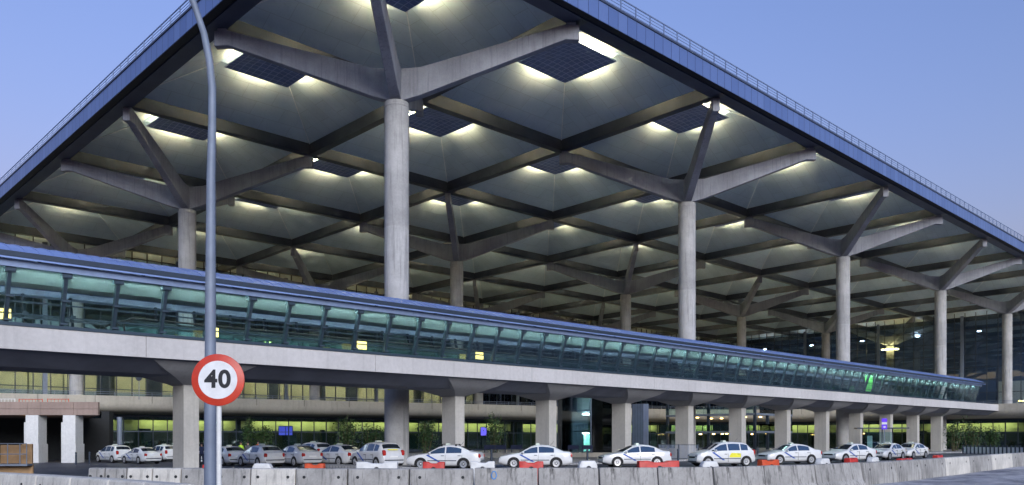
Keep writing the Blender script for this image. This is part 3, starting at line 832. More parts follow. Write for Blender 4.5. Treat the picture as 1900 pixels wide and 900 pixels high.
def barrier_rail(name, px, dist, z, L, mat, lab):
    c = at(px, dist); c.z = z
    o = thing(name, lab, 'barrier', c, radians(3), 'metal crowd barriers on the viaduct')
    b = MB()
    for zz in (.12, .95): b.tube([(-L / 2, 0, zz), (L / 2, 0, zz)], .03, 6)
    for x in (-L / 2, L / 2): b.tube([(x, 0, 0), (x, 0, 1.0)], .035, 6)
    b.build('frame', mat, o)
    b = MB(); k = int(L / .28)
    for a in range(1, k): b.tube([(-L / 2 + L * a / k, 0, .12), (-L / 2 + L * a / k, 0, .95)], .018, 5)
    b.box((-L / 2 + .1, -.012, .5), (L / 2 - .1, .012, .68)); b.build('bars', mat, o)
    b = MB()
    for x in (-L / 2 + .25, L / 2 - .25): b.box((x - .04, -.3, 0), (x + .04, .3, .04))
    b.build('foot', mat, o)
barrier_rail('crowd_barrier', 12, 76, 4.41, 1.5, 'white', 'white metal crowd barrier on the brown viaduct at the left edge')
barrier_rail('crowd_barrier', 57, 76.5, 4.41, 2.1, 'orange', 'red metal crowd barrier on the brown viaduct, beside the white one')
barrier_rail('crowd_barrier', 108, 76.2, 4.41, 1.9, 'orange', 'red metal crowd barrier on the brown viaduct, right beside the round deck column')
c = at(258, 88); c.z = 5.89
o = thing('round_sign', 'dark back of a round road sign on a pole on the upper deck', 'sign', c)
b = MB(); b.tube([(0, 0, 0), (0, 0, 2.7)], .04, 8); b.build('pole', 'galv', o)
b = MB(); b.lathe([(.36, -.015), (.36, .015)], 24, (0, -.05, 2.35), 0, 'y'); b.build('disc', 'steel', o)
# blue downpipe column at recess
c = at(222, 84)
b = MB(); b.lathe([(.26, -.6), (.26, 3.9)], 16); o = b.build('steel_post', 'galv', None, True); o.location = c
tag(o, 'pale blue steel post at the corner of the ground-floor glass on the left', 'post')
# wooden stair landing
c = at(26, 40); c.z = ground(c.x, c.y)
o = thing('stair_landing', 'plywood stair landing with grey steel handrails at the bottom left', 'stairs', c, radians(8))
b = MB(); b.box((-2.5, 0, 0), (.85, .12, .62)); b.box((-.75, .3, .65), (.35, .42, 1.55)); b.box((.36, -.02, 0), (.83, .1, 1.6)); b.box((-2.6, -.05, .65), (-.85, .08, 1.5)); b.build('panel', 'wood', o)
b = MB(); b.box((-.8, -.6, .55), (.85, .0, .64)); b.hexa([(-2.6, -.6, -.25), (-2.6, 0, -.25), (-.8, 0, .55), (-.8, -.6, .55)], [(-2.6, -.6, -.1), (-2.6, 0, -.1), (-.8, 0, .64), (-.8, -.6, .64)]); b.build('landing', 'galv', o)
b = MB()
for x in (-.75, -.05, .5, .8): b.tube([(x, -.55, .6), (x, -.55, 1.62)], .025, 6)
for z in (1.62, 1.12): b.tube([(-2.5, -.55, z - .75), (-.75, -.55, z), (.8, -.55, z)], .025, 6)
b.build('handrail', 'galv', o)

# ------------------------------------------------------------------ concrete barriers
def block(x0, x1, z0, h=.85, holes=True):
    pass
def place_between(a, b2, name, kind, lab, grp, mat):
    a = Vector((a.x, a.y, 0)); b2 = Vector((b2.x, b2.y, 0)); L = (b2 - a).length - .03
    mid = (a + b2) / 2; rz = math.atan2((b2 - a).y, (b2 - a).x)
    b = MB()
    z0 = min(ground(a.x, a.y), ground(b2.x, b2.y)) - .02
    if kind == 'jersey':
        prof = [(-.31, 0), (-.31, .09), (-.19, .28), (-.10, .84), (-.075, .87), (.075, .87), (.10, .84), (.19, .28), (.31, .09), (.31, 0)]
        xs = [-L / 2, -L / 2 + .05] + [-L / 2 + .05 + (L - .1) * k / 6 for k in range(1, 6)] + [L / 2 - .05, L / 2]
        rings = []
        for k, x in enumerate(xs):
            s_ = .93 if k in (0, len(xs) - 1) else 1
            rings.append([(x, y * s_ + random.uniform(-.006, .006), z * (1 if s_ == 1 else .985) + (random.uniform(-.008, .008) if z > .5 else 0)) for y, z in prof])
        b.loft(rings)
    else:
        pr = [(-.26, 0), (-.25, .35), (-.2, .82), (-.16, .85), (.16, .85), (.2, .82), (.25, .35), (.26, 0)]
        b.loft([[(x, y * s_, z) for y, z in pr] for x, s_ in ((-L / 2, .95), (-L / 2 + .03, 1), (L / 2 - .03, 1), (L / 2, .95))])
    o = b.build(name, mat, None if kind == 'jersey' else None, False, .015)
    if kind != 'jersey':
        root = thing(name, lab, 'barrier', (mid.x, mid.y, z0), rz, grp)
        o.name = 'body'; o.parent = root
        b = MB()
        for sx in (-1, 1): b.lathe([(.045, 0), (.045, .02)], 10, (sx * L * .34, -.232, .60), 0, 'y')
        b.build('lifting_hole', 'dark', root)
        return root
    o.location = (mid.x, mid.y, z0); o.rotation_euler = (0, 0, rz)
    return tag(o, lab, 'barrier', grp)
def on_line(px):   # where a sight line meets the barrier row
    r = (px - 950) / 1527.
    for (x0, y0), (x1, y1) in zip(LINE[:-1], LINE[1:]):
        d0 = x0 - r * y0; d1 = x1 - r * y1
        if d0 <= 0 <= d1:
            f = d0 / (d0 - d1); return Vector((x0 + (x1 - x0) * f, y0 + (y1 - y0) * f, 0))
random.seed(4)
lefts = [171, 202, 242, 289, 342, 405, 470, 553, 648, 761, 879]
desc_l = ['end block at the far left of the row', 'second block from the left end of the row', 'paler block, third from the left end of the row', 'fourth block from the left end, in front of the first pier', 'block left of the lamp post', 'block behind the lamp post and sign pole', 'block right of the sign pole, in front of the silver estate', 'block below the first orange water barrier', 'block below the long white water barrier', 'last square block before the sloped ones, below a dark red water barrier']
for k, (a, b_) in enumerate(zip(lefts[:-1], lefts[1:])):
    place_between(on_line(a), on_line(b_), 'concrete_block', 'block', 'square concrete block, ' + desc_l[k], 'square concrete barrier blocks', 'barrier_pale' if k in (2, 3, 6) else 'barrier')
jer = [880, 998, 1110, 1218, 1320, 1413, 1507, 1592]
dj = ['first in the row with a blue spray mark', 'second in the row, below the red water barrier and the side-on saloon', 'third in the row, with pale scrawled marks', 'fourth in the row, below the long red water barrier', 'fifth in the row, in front of the people carrier', 'sixth in the row, below the saloon with a roof lamp', 'last of the row, before the flat grey blocks']
for k, (a, b_) in enumerate(zip(jer[:-1], jer[1:])):
    place_between(on_line(a), on_line(b_), 'jersey_barrier', 'jersey', 'sloped concrete barrier, ' + dj[k], 'sloped concrete barriers', 'barrier')
rights = [1592, 1652, 1698, 1745, 1790, 1832, 1870, 1905, 1945]
dr = ['just right of the last sloped barrier', 'second right of the sloped barriers', 'third right of the sloped barriers', 'fourth right of the sloped barriers, pale', 'fifth right of the sloped barriers', 'sixth right of the sloped barriers', 'at the right edge of the picture', 'just past the right edge of the picture']
for k, (a, b_) in enumerate(zip(rights[:-1], rights[1:])):
    place_between(on_line(a), on_line(b_), 'concrete_block', 'block', 'flat concrete block receding, ' + dr[k], 'flat concrete blocks receding right', 'barrier_pale' if k in (3, 5) else 'barrier')
# blue spray ring on the first sloped barrier
# nearest wall at bottom left
NW = [(-60, 22.2, .86), (83, 19.9, .86), (147, 18.8, .86), (218, 17.7, .86), (285, 16.7, .86), (345, 15.7, .86), (400, 14.9, .86)]
dn = ['leftmost, cut by the picture edge', 'second from the left', 'third from the left', 'fourth from the left', 'fifth from the left', 'last, low at the foot of the sign pole']
for k in range(len(NW) - 1):
    a, b_ = at(NW[k][0], NW[k][1]), at(NW[k + 1][0], NW[k + 1][1])
    if k == 5: continue
    o = place_between(a, b_, 'low_wall_block', 'block', 'pale block in the nearest low row, ' + dn[k], 'nearest pale concrete blocks', 'barrier_pale')

# blue spray mark is a part of the sloped barrier
o = bpy.data.objects['jersey_barrier']
b = MB()
ringp = [(-.35 + .07 * cos(a * pi / 8), 0, .66 + .11 * sin(a * pi / 8)) for a in range(17)]
b.tube([(x, -(.19 - (z - .28) * .16) - .004, z) for x, y, z in ringp], .016, 5)
m_ = plain('blue spray paint', (0.05, 0.25, 0.62), 0.7); b.build('spray_mark', m_, o)

# water-filled plastic barriers behind the row
def water_barrier(px0, px1, ytop, mat, lab, back=1.15, shape=0):
    pm = (px0 + px1) / 2; p = on_line(pm); dist = p.y + back
    c = at(pm, dist); c.z = ground(c.x, c.y)
    L = (px1 - px0) / 1527. * dist; h = EYE - (ytop - 814) * dist / 1527. - c.z
    a0, a1 = on_line(pm - 6), on_line(pm + 6)
    rz = math.atan2((a1 - a0).y, (a1 - a0).x); L = L / max(.6, cos(rz) + sin(rz) * .3)
    o = thing('plastic_barrier', lab, 'barrier', c, rz, 'water-filled plastic barriers behind the concrete row')
    b = MB()
    pr = [(-.24, 0), (-.24, .22), (-.16, .32), (-.13, h - .1), (-.11, h - .03), (.11, h - .03), (.13, h - .1), (.16, .32), (.24, .22), (.24, 0)]
    rings = []
    nn = 8
    for k in range(nn + 1):
        x = -L / 2 + L * k / nn; s_ = .9 if k in (0, nn) else 1
        cut = -.05 if (shape == 0 and k in (3, 4, 5)) else 0
        if shape == 1 and k in (0, nn): cut = -.12
        rings.append([(x, y * s_, z + (cut if z > .6 else 0)) for y, z in pr])
    b.loft(rings); b.build('body', mat, o, True, .02, 50)
    b = MB()
    if L < 1.4: b.lathe([(.085, 0), (.085, .02)], 14, (0, -.155, h - .27), 0, 'y')
    else: 
        for x in (-L * .3, L * .3): b.lathe([(.06, 0), (.06, .02)], 12, (x, -.155, h - .3), 0, 'y')
    b.build('fill_hole', 'dark', o)
WB = [(378, 404, 860, 'red', 'faded red plastic barrier hidden behind the lamp post'), (470, 505, 858, 'offwhite', 'white plastic barrier with a round hole, leftmost of the white ones'), (567, 602, 858, 'orange', 'orange-red plastic barrier in front of the silver saloon at the left'),
 (662, 738, 855, 'offwhite', 'long white plastic barrier in front of the people carrier and nearest column'), (785, 825, 855, 'red', 'dark red plastic barrier with a black hole before the saloon with roof bars'), (873, 918, 854, 'offwhite', 'grubby white plastic barrier where square and sloped concrete blocks meet'),
 (963, 1008, 854, 'red', 'red plastic barrier before the side-on white saloon'), (1072, 1108, 853, 'offwhite', 'white plastic barrier between two side-on saloons'), (1180, 1262, 853, 'red', 'longest faded red plastic barrier before the rear of the second side-on saloon'),
 (1298, 1333, 854, 'offwhite', 'low white rounded plastic barrier before the front wheel of the people carrier with yellow advert'), (1403, 1448, 851, 'orange', 'orange-red plastic barrier below the nose of the saloon with roof lamp'), (1508, 1545, 849, 'offwhite', 'white plastic barrier at the last sloped concrete barrier'),
 (1562, 1596, 848, 'red', 'small red plastic barrier before the dark-grilled saloon'), (1604, 1635, 847, 'offwhite', 'cream white plastic barrier between two red ones at the right'), (1648, 1708, 849, 'red', 'low red plastic barrier below the last two cars'), (1724, 1756, 843, 'red', 'rightmost small red plastic barrier on the receding row')]
for a, b_, yt, m_, lab in WB: water_barrier(a, b_, yt, m_, lab, 1.15, 1 if m_ == 'offwhite' and (b_ - a) < 40 else 0)

# ------------------------------------------------------------------ cars
def interp(tab, x):
    if x >= tab[0][0]: return tab[0][1]
    for (x0, z0), (x1, z1) in zip(tab[:-1], tab[1:]):
        if x1 <= x <= x0: return z0 + (z1 - z0) * (x - x0) / (x1 - x0)
    return tab[-1][1]
SPEC = {
 'saloon': dict(top=[(2.24, .56), (2.2, .68), (2.05, .77), (1.6, .87), (1.0, .96), (.28, 1.34), (0, 1.41), (-.4, 1.44), (-.8, 1.40), (-1.1, 1.33), (-1.72, 1.05), (-2.1, 1.02), (-2.2, .95), (-2.24, .62)], cowl=1.0, rf=.22, rr=-1.0, deck=-1.7, belt=(.90, .96), wb=(1.33, -1.25), sw=[(.78, -.12), (-.2, -1.12)]),
 'mpv': dict(top=[(2.08, .60), (2.02, .78), (1.85, .88), (1.5, .98), (1.22, 1.06), (.42, 1.50), (.1, 1.57), (-.5, 1.61), (-1.2, 1.57), (-1.5, 1.50), (-1.9, 1.08), (-2.02, .98), (-2.08, .62)], cowl=1.22, rf=.42, rr=-1.5, deck=-1.88, belt=(.98, 1.04), wb=(1.36, -1.36), sw=[(.86, -.02), (-.10, -.92), (-1.0, -1.5)]),
 'hatch': dict(top=[(2.12, .56), (2.06, .70), (1.9, .78), (1.5, .88), (1.05, .97), (.32, 1.38), (0, 1.46), (-.5, 1.48), (-1.0, 1.44), (-1.35, 1.36), (-1.85, 1.04), (-2.04, .95), (-2.12, .60)], cowl=1.05, rf=.3, rr=-1.32, deck=-1.83, belt=(.92, .98), wb=(1.28, -1.28), sw=[(.82, -.05), (-.13, -1.15)])}
def car_section(sp, x):
    top = interp(sp['top'], x); L = sp['top'][0][0]
    e = abs(x) / L
    w = .87 * (1 - .17 * max(0, (e - .72) / .28) ** 2.2)
    cab = sp['cowl'] >= x >= sp['deck']
    zb = .20 + .10 * max(0, (e - .8) / .2)
    f = (sp['cowl'] - x) / (sp['cowl'] - sp['deck'])
    belt = sp['belt'][0] + (sp['belt'][1] - sp['belt'][0]) * max(0, min(1, f))
    zbelt = min(belt, top - .05)
    if cab and top > belt + .06:
        hgt = top - belt; k = min(1, hgt / .45)
        wr = w * (.97 - .22 * k); zr = belt + (hgt - .06) * 1.0
        return [(0, zb), (w * .84, zb), (w * .97, zb + .10), (w, .52), (w * .985, max(.54, zbelt - .08)), (w * .965, zbelt), (wr, zr), (wr * .86, top - .01), (wr * .45, top + .012), (0, top + .02)]
    return [(0, zb), (w * .84, zb), (w * .97, zb + .10), (w, min(.52, top - .1)), (w * .985, max(min(.54, top - .07), zbelt - .08)), (w * .965, zbelt), (w * .90, top - .025), (w * .78, top - .008), (w * .45, top + .008), (0, top + .015)]
def make_car(kind, name, paint, ad=False):
    sp = SPEC[kind]; L = sp['top'][0][0]
    t = thing(name, '', 'taxi', (0, 0, 0), 0, 'white taxis queuing behind the barriers')
    xs = set([x for x, z in sp['top']] + [sp['cowl'] - .001, sp['deck'] + .001])
    x = L
    while x > -L: xs.add(round(x, 3)); x -= .16
    xs = sorted(xs, reverse=True); rings = []
    for x in xs:
        s_ = car_section(sp, x)
        rings.append([(x, y, z) for y, z in s_] + [(x, -y, z) for y, z in reversed(s_[1:-1])])
    b = MB(); b.loft(rings); b.build('body', paint, t, True, 0, 50)
    def side_pt(x, f, sgn, off=.008):
        s_ = car_section(sp, x); (y0, z0), (y1, z1) = s_[5], s_[6]
        return (x, sgn * (y0 + (y1 - y0) * f + off), z0 + (z1 - z0) * f + off * .3)
    for sgn in (1, -1):
        for a0, a1 in sp['sw']:
            b = MB(); n = 8; r0, r1 = [], []
            for k in range(n + 1):
                x = a0 + (a1 - a0) * k / n
                r0.append(side_pt(x, .08, sgn)); r1.append(side_pt(x, .90, sgn))
            inn = [(x, y - sgn * .004, z) for x, y, z in r0]; 
            b.add(r0 + r1, [(k, k + 1, n + 2 + k, n + 1 + k) for k in range(n)]); b.build('side_window', 'carglass_blue', t, True)
        # front quarter light
        b = MB(); x0, x1 = sp['cowl'] - .12, sp['sw'][0][0] + .06
        q0 = [side_pt(x0 + (x1 - x0) * k / 4, .10, sgn) for k in range(5)]; q1 = [side_pt(x0 + (x1 - x0) * k / 4, .72, sgn) for k in range(5)]
        b.add(q0 + q1, [(k, k + 1, 6 + k, 5 + k) for k in range(4)]); b.build('quarter_window', 'carglass', t, True)
    def screen(nm, xa, xb):
        b = MB(); n = 7; rows = []
        for k in range(n + 1):
            x = xa + (xb - xa) * k / n; s_ = car_section(sp, x)
            pts = [(x, s_[7][0] * .97, s_[7][1]), (x, s_[8][0], s_[8][1]), (x, 0, s_[9][1])]
            off = Vector((.008 if xa > 0 else -.008, 0, .012))
            rows.append([Vector(p) + off for p in pts] + [Vector((p[0], -p[1], p[2])) + off for p in reversed(pts[:-1])])
        b.loft(rows, False, False); b.build(nm, 'carglass', t, True)
    screen('windscreen', sp['cowl'] - .06, sp['rf'] + .04); screen('rear_window', sp['rr'] - .04, sp['deck'] + .1)
    for wx in sp['wb']:
        for sgn in (1, -1):
            b = MB(); b.lathe([(.30, -.11), (.325, -.08), (.325, .08), (.30, .11)], 20, (0, 0, 0), 0, 'y')
            w_ = b.build('wheel', 'rubber', t, True); w_.location = (wx, sgn * .775, .325)
            b = MB(); ys = sgn * .112
            b.lathe([(.215, ys - .006 * sgn), (.21, ys + .004 * sgn), (.07, ys - .004 * sgn), (.05, ys + .012 * sgn), (.0, ys + .014 * sgn)], 18, (0, 0, 0), 0, 'y')
            for k in range(5):
                a = 2 * pi * k / 5; b.box((.08, min(ys, ys + .008 * sgn), -.025), (.2, max(ys, ys + .008 * sgn), .025), 0, lambda p: Matrix.Rotation(a, 3, 'Y') @ p)
            b.build('rim', 'rim', w_, True)
            b = MB(); ring = []
            yy = sgn * .874
            n = 20
            ro = [(wx + .385 * cos(pi * k / n * 1.16 - .08 * pi), yy, .325 + .385 * sin(pi * k / n * 1.16 - .08 * pi)) for k in range(n + 1)]
            ri = [(wx, yy, .30)]
            b.add(ro + ri, [(k, k + 1, n + 1) for k in range(n)]); b.build('wheel_arch', 'rubber', t)
    zf = .62
    for sgn in (1, -1):
        b = MB(); b.lathe([(.02, -.13), (.105, -.08), (.12, 0), (.105, .08), (.02, .13)], 14, (0, 0, 0), 0, 'y')
        h_ = b.build('headlight', 'headlamp', t, True); h_.location = (L - .115, sgn * .58, interp(sp['top'], L - .1) - .10); h_.scale = (1.1, 1.3, .75)
        b = MB(); b.lathe([(.02, -.10), (.12, -.08), (.13, 0), (.12, .08), (.02, .10)], 12, (0, 0, 0), 0, 'y')
        h_ = b.build('tail_light', 'tail', t, True); h_.location = (-L + .115, sgn * .66, .80 if kind != 'mpv' else .92); h_.scale = (1.0, 1.1, 1.2 if kind != 'mpv' else 1.6)
        b = MB(); b.lathe([(.02, -.09), (.07, -.05), (.075, .03), (.03, .09)], 10, (0, 0, 0), 0, 'y')
        h_ = b.build('mirror', paint, t, True); h_.location = (sp['sw'][0][0] - .02, sgn * .95, sp['belt'][0] + .07)
        b = MB(); y = sgn * .882
        pts = [(sp['sw'][0][0] + .22, sp['belt'][0] - .06), (sp['sw'][0][0] + .10, sp['belt'][0] - .03), (sp['sw'][0][1] + .18, .42), (sp['sw'][0][1] + .34, .42)]
        b.loft([[(x, y - sgn * .012, z) for x, z in pts], [(x, y, z) for x, z in pts]]); b.build('door_stripe', 'stripe', t)
        b = MB(); b.box((-L + .5 if False else sp['wb'][1] + .42, min(y - sgn * .02, y), .50), (sp['wb'][0] - .42, max(y - sgn * .02, y), .545)); b.build('side_trim', 'steel', t)
        for a0, a1 in sp['sw'][:2]:
            b = MB(); xx = a1 + .12; b.box((xx - .09, min(y - sgn * .02, y + sgn * .01), .80), (xx + .09, max(y - sgn * .02, y + sgn * .01), .83)); b.build('door_handle', 'steel', t)
            b = MB(); x = a1 - .04; b.box((x - .006, min(y - sgn * .03, y - sgn * .006), .30), (x + .006, max(y - sgn * .03, y - sgn * .006), .86)); b.build('door_gap', 'rubber', t)
    b = MB(); b.box((L - .06, -.42, .55), (L + .006, .42, .66)); b.build('grille', 'rubber', t)
    b = MB(); b.box((L - .05, -.62, .30), (L + .008, .62, .36)); b.build('bumper_strip', 'steel', t); b = MB(); b.box((-L - .008, -.68, .46), (-L + .05, .68, .52)); b.build('bumper_strip', 'steel', t)
    b = MB(); b.box((L - .02, -.26, .42), (L + .014, .26, .52)); b.build('number_plate', 'white', t)
    b = MB(); b.box((-L - .014, -.26, .66), (-L + .02, .26, .76)); b.build('number_plate', 'white', t)
    b = MB(); b.hexa([(-.14, -.2, 0), (.14, -.2, 0), (.14, .2, 0), (-.14, .2, 0)], [(-.09, -.17, .12), (.09, -.17, .12), (.09, .17, .12), (-.09, .17, .12)])
    r_ = b.build('roof_light', 'taxi_green', t, False, .015); r_.location = (-.15, 0, interp(sp['top'], -.15))
    b = MB(); b.box((-L + .3, -.7, .16), (L - .3, .7, .3)); b.build('underbody', 'rubber', t)
    b = MB(); b.tube([(-.9, .1, interp(sp['top'], -.9)), (-1.15, .1, interp(sp['top'], -.9) + .28)], .008, 5); b.build('aerial', 'rubber', t)
    return t
car_src = {}
def taxi(px, dist, heading, kind, paint, lab, dz=0.0):
    key = (kind, paint); c = at(px, dist); c.z = ground(c.x, c.y) + dz
    rz = radians(90 - heading); nm = {'saloon': 'parked_saloon', 'mpv': 'parked_people_carrier', 'hatch': 'parked_hatchback'}[kind]
    if key not in car_src:
        o = make_car(kind, nm, paint); car_src[key] = o; o.location = c; o.rotation_euler = (0, 0, rz); o['label'] = lab
    else: o = dup(car_src[key], c, rz, lab)
    return o
c9 = None
taxi(212, 76, -51, 'mpv', 'paint', 'white people carrier parked leftmost, before the dark recess')
taxi(262, 72, -50, 'saloon', 'paint', 'white saloon seen from behind, second from the left')
taxi(303, 79, -48, 'mpv', 'paint', 'white people carrier half hidden behind the left bridge pier')
taxi(361, 66, -46, 'saloon', 'paint', 'white saloon peeping out between the left bridge pier and the lamp post')
taxi(424, 62, -38, 'saloon', 'silver', 'silver-white saloon seen from behind, right beside the sign pole')
taxi(484, 57, -43, 'hatch', 'paint', 'white estate seen from behind left of the silver saloon, beside the person in yellow')
taxi(579, 67, -46, 'mpv', 'silver', 'pale estate mostly hidden behind the silver saloon, only its roof showing')
taxi(550, 56.5, -43, 'saloon', 'silver', 'silver-white saloon seen from behind, behind the white plastic barrier on the left')
taxi(628, 56, -47, 'saloon', 'paint', 'white saloon with its front hidden, just left of the people carrier by the nearest column')
c8 = taxi(700, 52.5, -39, 'mpv', 'silver', 'silver-white people carrier seen from behind in front of the nearest column')
c9 = taxi(827, 49.4, -82, 'saloon', 'paint', 'white saloon with roof bars, side on, right of the nearest column')
taxi(993, 50.8, -90, 'saloon', 'paint', 'white saloon exactly side on, facing left, behind the first sloped barriers')
taxi(1177, 53, -97, 'saloon', 'paint', 'white saloon facing left with spoked wheel, before the slate pillar')
c12 = taxi(1338, 54.5, -103, 'mpv', 'paint', 'white people carrier with yellow advert on its rear door')
c13 = taxi(1464, 59.5, -106, 'saloon', 'paint', 'white saloon with dark lamp on its roof, angled towards the camera')
taxi(1575, 64, -117, 'saloon', 'paint', 'white saloon with dark grille, third from the right end of the queue')
taxi(1645, 71.5, -132, 'saloon', 'silver', 'silver-white saloon facing the camera, second from the right end')
taxi(1689, 76, -131, 'saloon', 'paint', 'white saloon last at the right end of the queue')
b = MB(); pts = [(-.95, .42), (-.16, .42), (-.16, .52), (-.3, .72), (-.95, .68)]
b.loft([[(x, .868, z + .18) for x, z in pts], [(x, .889, z + .18) for x, z in pts]]); b.build('advert', 'yellow_ad', c12)
b = MB(); b.loft([[(x, -.868, z + .18) for x, z in pts], [(x, -.889, z + .18) for x, z in pts]]); b.build('advert', 'yellow_ad', c12)
b = MB()
for x in (.1, -.75):
    b.box((x - .03, -.6, 1.47), (x + .03, .6, 1.51))
    for y in (-.58, .55): b.box((x - .05, y, 1.36), (x + .05, y + .04, 1.47))
b.build('roof_bar', 'rubber', c9)
b = MB(); b.box((-1.95 - .02, -.33, 1.12), (-1.82, .33, 1.17)); b.build('rear_sticker', 'yellow_ad', c8)

# ------------------------------------------------------------------ road sign and lamp post
c = at(405, 9.6); c.z = ground(c.x, c.y)
sg = thing('speed_limit_sign', 'round white speed limit sign 40 with red ring on a thin white pole', 'sign', c, radians(4))
b = MB(); b.tube([(0, .03, 0), (0, .03, 2.35)], .03, 12); b.build('pole', 'offwhite', sg, True)
zc = 2.385; R = .302
b = MB(); b.lathe([(R - .01, .004), (R, 0), (R, -.012), (R - .012, -.018)], 48, (0, 0, zc), 0, 'y'); b.build('ring', 'signred', sg, True)
b = MB(); b.lathe([(.222, -.0165), (.222, -.0205)], 48, (0, 0, zc), 0, 'y'); b.build('face', 'signface', sg)
cu = bpy.data.curves.new('digits', 'FONT'); cu.body = '40'; cu.align_x = 'CENTER'; cu.align_y = 'CENTER'; cu.size = .285; cu.extrude = .002; cu.offset = .0085; cu.space_character = 1.08
tmp = bpy.data.objects.new('digits', cu); COL.objects.link(tmp)
bpy.context.view_layer.update()
me = bpy.data.meshes.new_from_object(tmp.evaluated_get(bpy.context.evaluated_depsgraph_get()))
bpy.data.objects.remove(tmp)
me.materials.clear(); me.materials.append(M['signblack'])
o = bpy.data.objects.new('digits', me); COL.objects.link(o); o.parent = sg; o.location = (0, -.0225, zc); o.rotation_euler = (pi / 2, 0, 0)
b = MB(); b.box((-.05, -.001, zc - .15), (.05, .07, zc - .11)); b.box((-.05, -.001, zc + .06), (.05, .07, zc + .10)); b.build('clamp', 'galv', sg)

c = at(390, 12.2); c.z = ground(c.x, c.y)
lp = thing('lamp_post', 'tall tapering grey steel lamp post curving left at the top', 'lamp post', c)
pts = [(0, 0, 0), (0, 0, 2), (0.005, 0, 4), (.012, 0, 5.6), (.03, 0, 6.4), (.03, 0, 6.9), (-.01, 0, 7.3), (-.09, 0, 7.7), (-.24, 0, 8.15), (-.5, 0, 8.7), (-.85, 0, 9.2), (-1.3, 0, 9.55)]
b = MB(); b.tube(pts, [.09, .085, .074, .063, .057, .055, .052, .048, .045, .042, .04, .038], 20); b.build('pole', 'galv', lp, True)
b = MB(); b.hexa([(-2.0, -.14, 9.50), (-1.25, -.09, 9.50), (-1.25, .09, 9.50), (-2.0, .14, 9.50)], [(-1.95, -.08, 9.68), (-1.25, -.05, 9.64), (-1.25, .05, 9.64), (-1.95, .08, 9.68)]); b.build('lamp_head', 'galv', lp, False, .03)
b = MB(); b.lathe([(.16, 0), (.16, .03), (.11, .05), (.10, .3)], 16); b.build('base', 'galv', lp, True)

# ------------------------------------------------------------------ bollards, fence, shelter, stop sign, benches
def bollard(px, dist, lab):
    c = at(px, dist); c.z = ground(c.x, c.y)
    b = MB(); b.lathe([(.075, 0), (.075, .85), (.055, .86), (.055, .90), (.085, .91), (.085, 1.0), (.06, 1.06), (.0, 1.08)], 14)
    o = b.build('bollard', 'steel', None, True); o.location = c; tag(o, lab, 'bollard', 'dark bollards on the pavement edge')
for px, d_, lab in ((912, 57, 'dark bollard beside the car left of the second pier pair, near the first side-on saloon'), (1090, 60, 'dark bollard between the two side-on saloons'), (1258, 62, 'dark bollard beside the blue-grey mesh fence'), (1406, 66, 'dark bollard between the people carrier and the saloon with roof lamp'), (1714, 82, 'dark bollard at the right end of the taxi queue'), (141, 70, 'dark bollard beside the right-hand white pier on the far left'), (166, 71, 'dark bollard before the dark recess on the far left')): bollard(px, d_, lab)
a = at(1787, 92); e = at(1925, 84)
dv = (e - a); L = dv.length
pf = thing('post_fence', 'row of short dark posts with pale panels along the pavement at the right', 'fence', (a.x, a.y, .01), math.atan2(dv.y, dv.x))
n = 19
for k in range(n):
    x = L * k / (n - 1); b = MB(); b.box((x - .06, -.06, 0), (x + .06, .06, .98)); b.build('post', 'steel', pf)
b = MB()
for k in range(n - 1): b.box((L * k / (n - 1) + .09, -.02, .1), (L * (k + 1) / (n - 1) - .09, .02, .78))
b.build('panel', 'white', pf)
# mesh fence panels
a = at(1222, 66); e = at(1296, 67); dv = e - a; L = dv.length
mf = thing('mesh_fence', 'low blue-grey mesh fence panel behind the people carrier', 'fence', (a.x, a.y, .0), math.atan2(dv.y, dv.x))
b = MB()
for x in (0, L / 2, L): b.box((x - .04, -.04, 0), (x + .04, .04, 1.25))
for z in (.1, 1.2): b.box((0, -.02, z - .025), (L, .02, z + .025))
b.build('frame', 'steel', mf)
b = MB(); k = int(L / .11)
for q in range(k): b.box((L * q / k - .012, -.01, .1), (L * q / k + .012, .01, 1.2))
b.build('mesh', 'rail', mf)
# bus shelter
c = at(1635, 86); c.z = .01
sh_ = thing('waiting_shelter', 'glass waiting shelter with thin dark flat roof behind the last taxis', 'shelter', c, radians(-14))
b = MB(); b.loft([[(-2.5, -1.0, 2.72), (2.5, -1.0, 2.72), (2.5, .9, 2.72), (-2.5, .9, 2.72)], [(-2.5, -1.0, 2.84), (2.5, -1.0, 2.84), (2.5, .9, 2.84), (-2.5, .9, 2.84)]]); b.build('roof', 'steel', sh_)
for x in (-1.7, .2, 1.2): 
    b = MB(); b.box((x - .05, .55, 0), (x + .05, .65, 2.72)); b.build('post', 'steel', sh_)
b = MB(); b.box((-1.7, .59, .25), (1.2, .61, 2.4)); b.box((-1.71, -.7, .25), (-1.69, .55, 2.4)); b.build('glass', 'gl_tower', sh_)
b = MB(); b.box((-1.25, .62, .4), (-.75, .68, 2.0)); b.build('poster', 'white', sh_)
b = MB(); b.box((-.6, .1, .42), (1.1, .5, .47)); b.box((-.5, .2, 0), (-.42, .4, .42)); b.box((.9, .2, 0), (.98, .4, .42)); b.build('bench', 'steel', sh_)
c = at(1641, 80); c.z = .01
st = thing('stop_sign_pole', 'tall narrow purple stop sign with white pictogram on a grey pole before the shelter', 'sign', c, radians(-20))
b = MB(); b.tube([(0, .05, 0), (0, .05, 3.7)], .045, 10); b.build('pole', 'galv', st, True)
b = MB(); b.box((-.24, -.03, 2.6), (.24, .03, 3.66)); b.build('panel', 'purple', st)
b = MB(); b.box((-.24, -.036, 3.08), (.24, -.031, 3.30)); b.box((-.08, -.036, 2.74), (.08, -.031, 2.92)); b.box((-.15, -.036, 2.80), (.15, -.0315, 2.85)); b.build('pictogram', 'white', st)
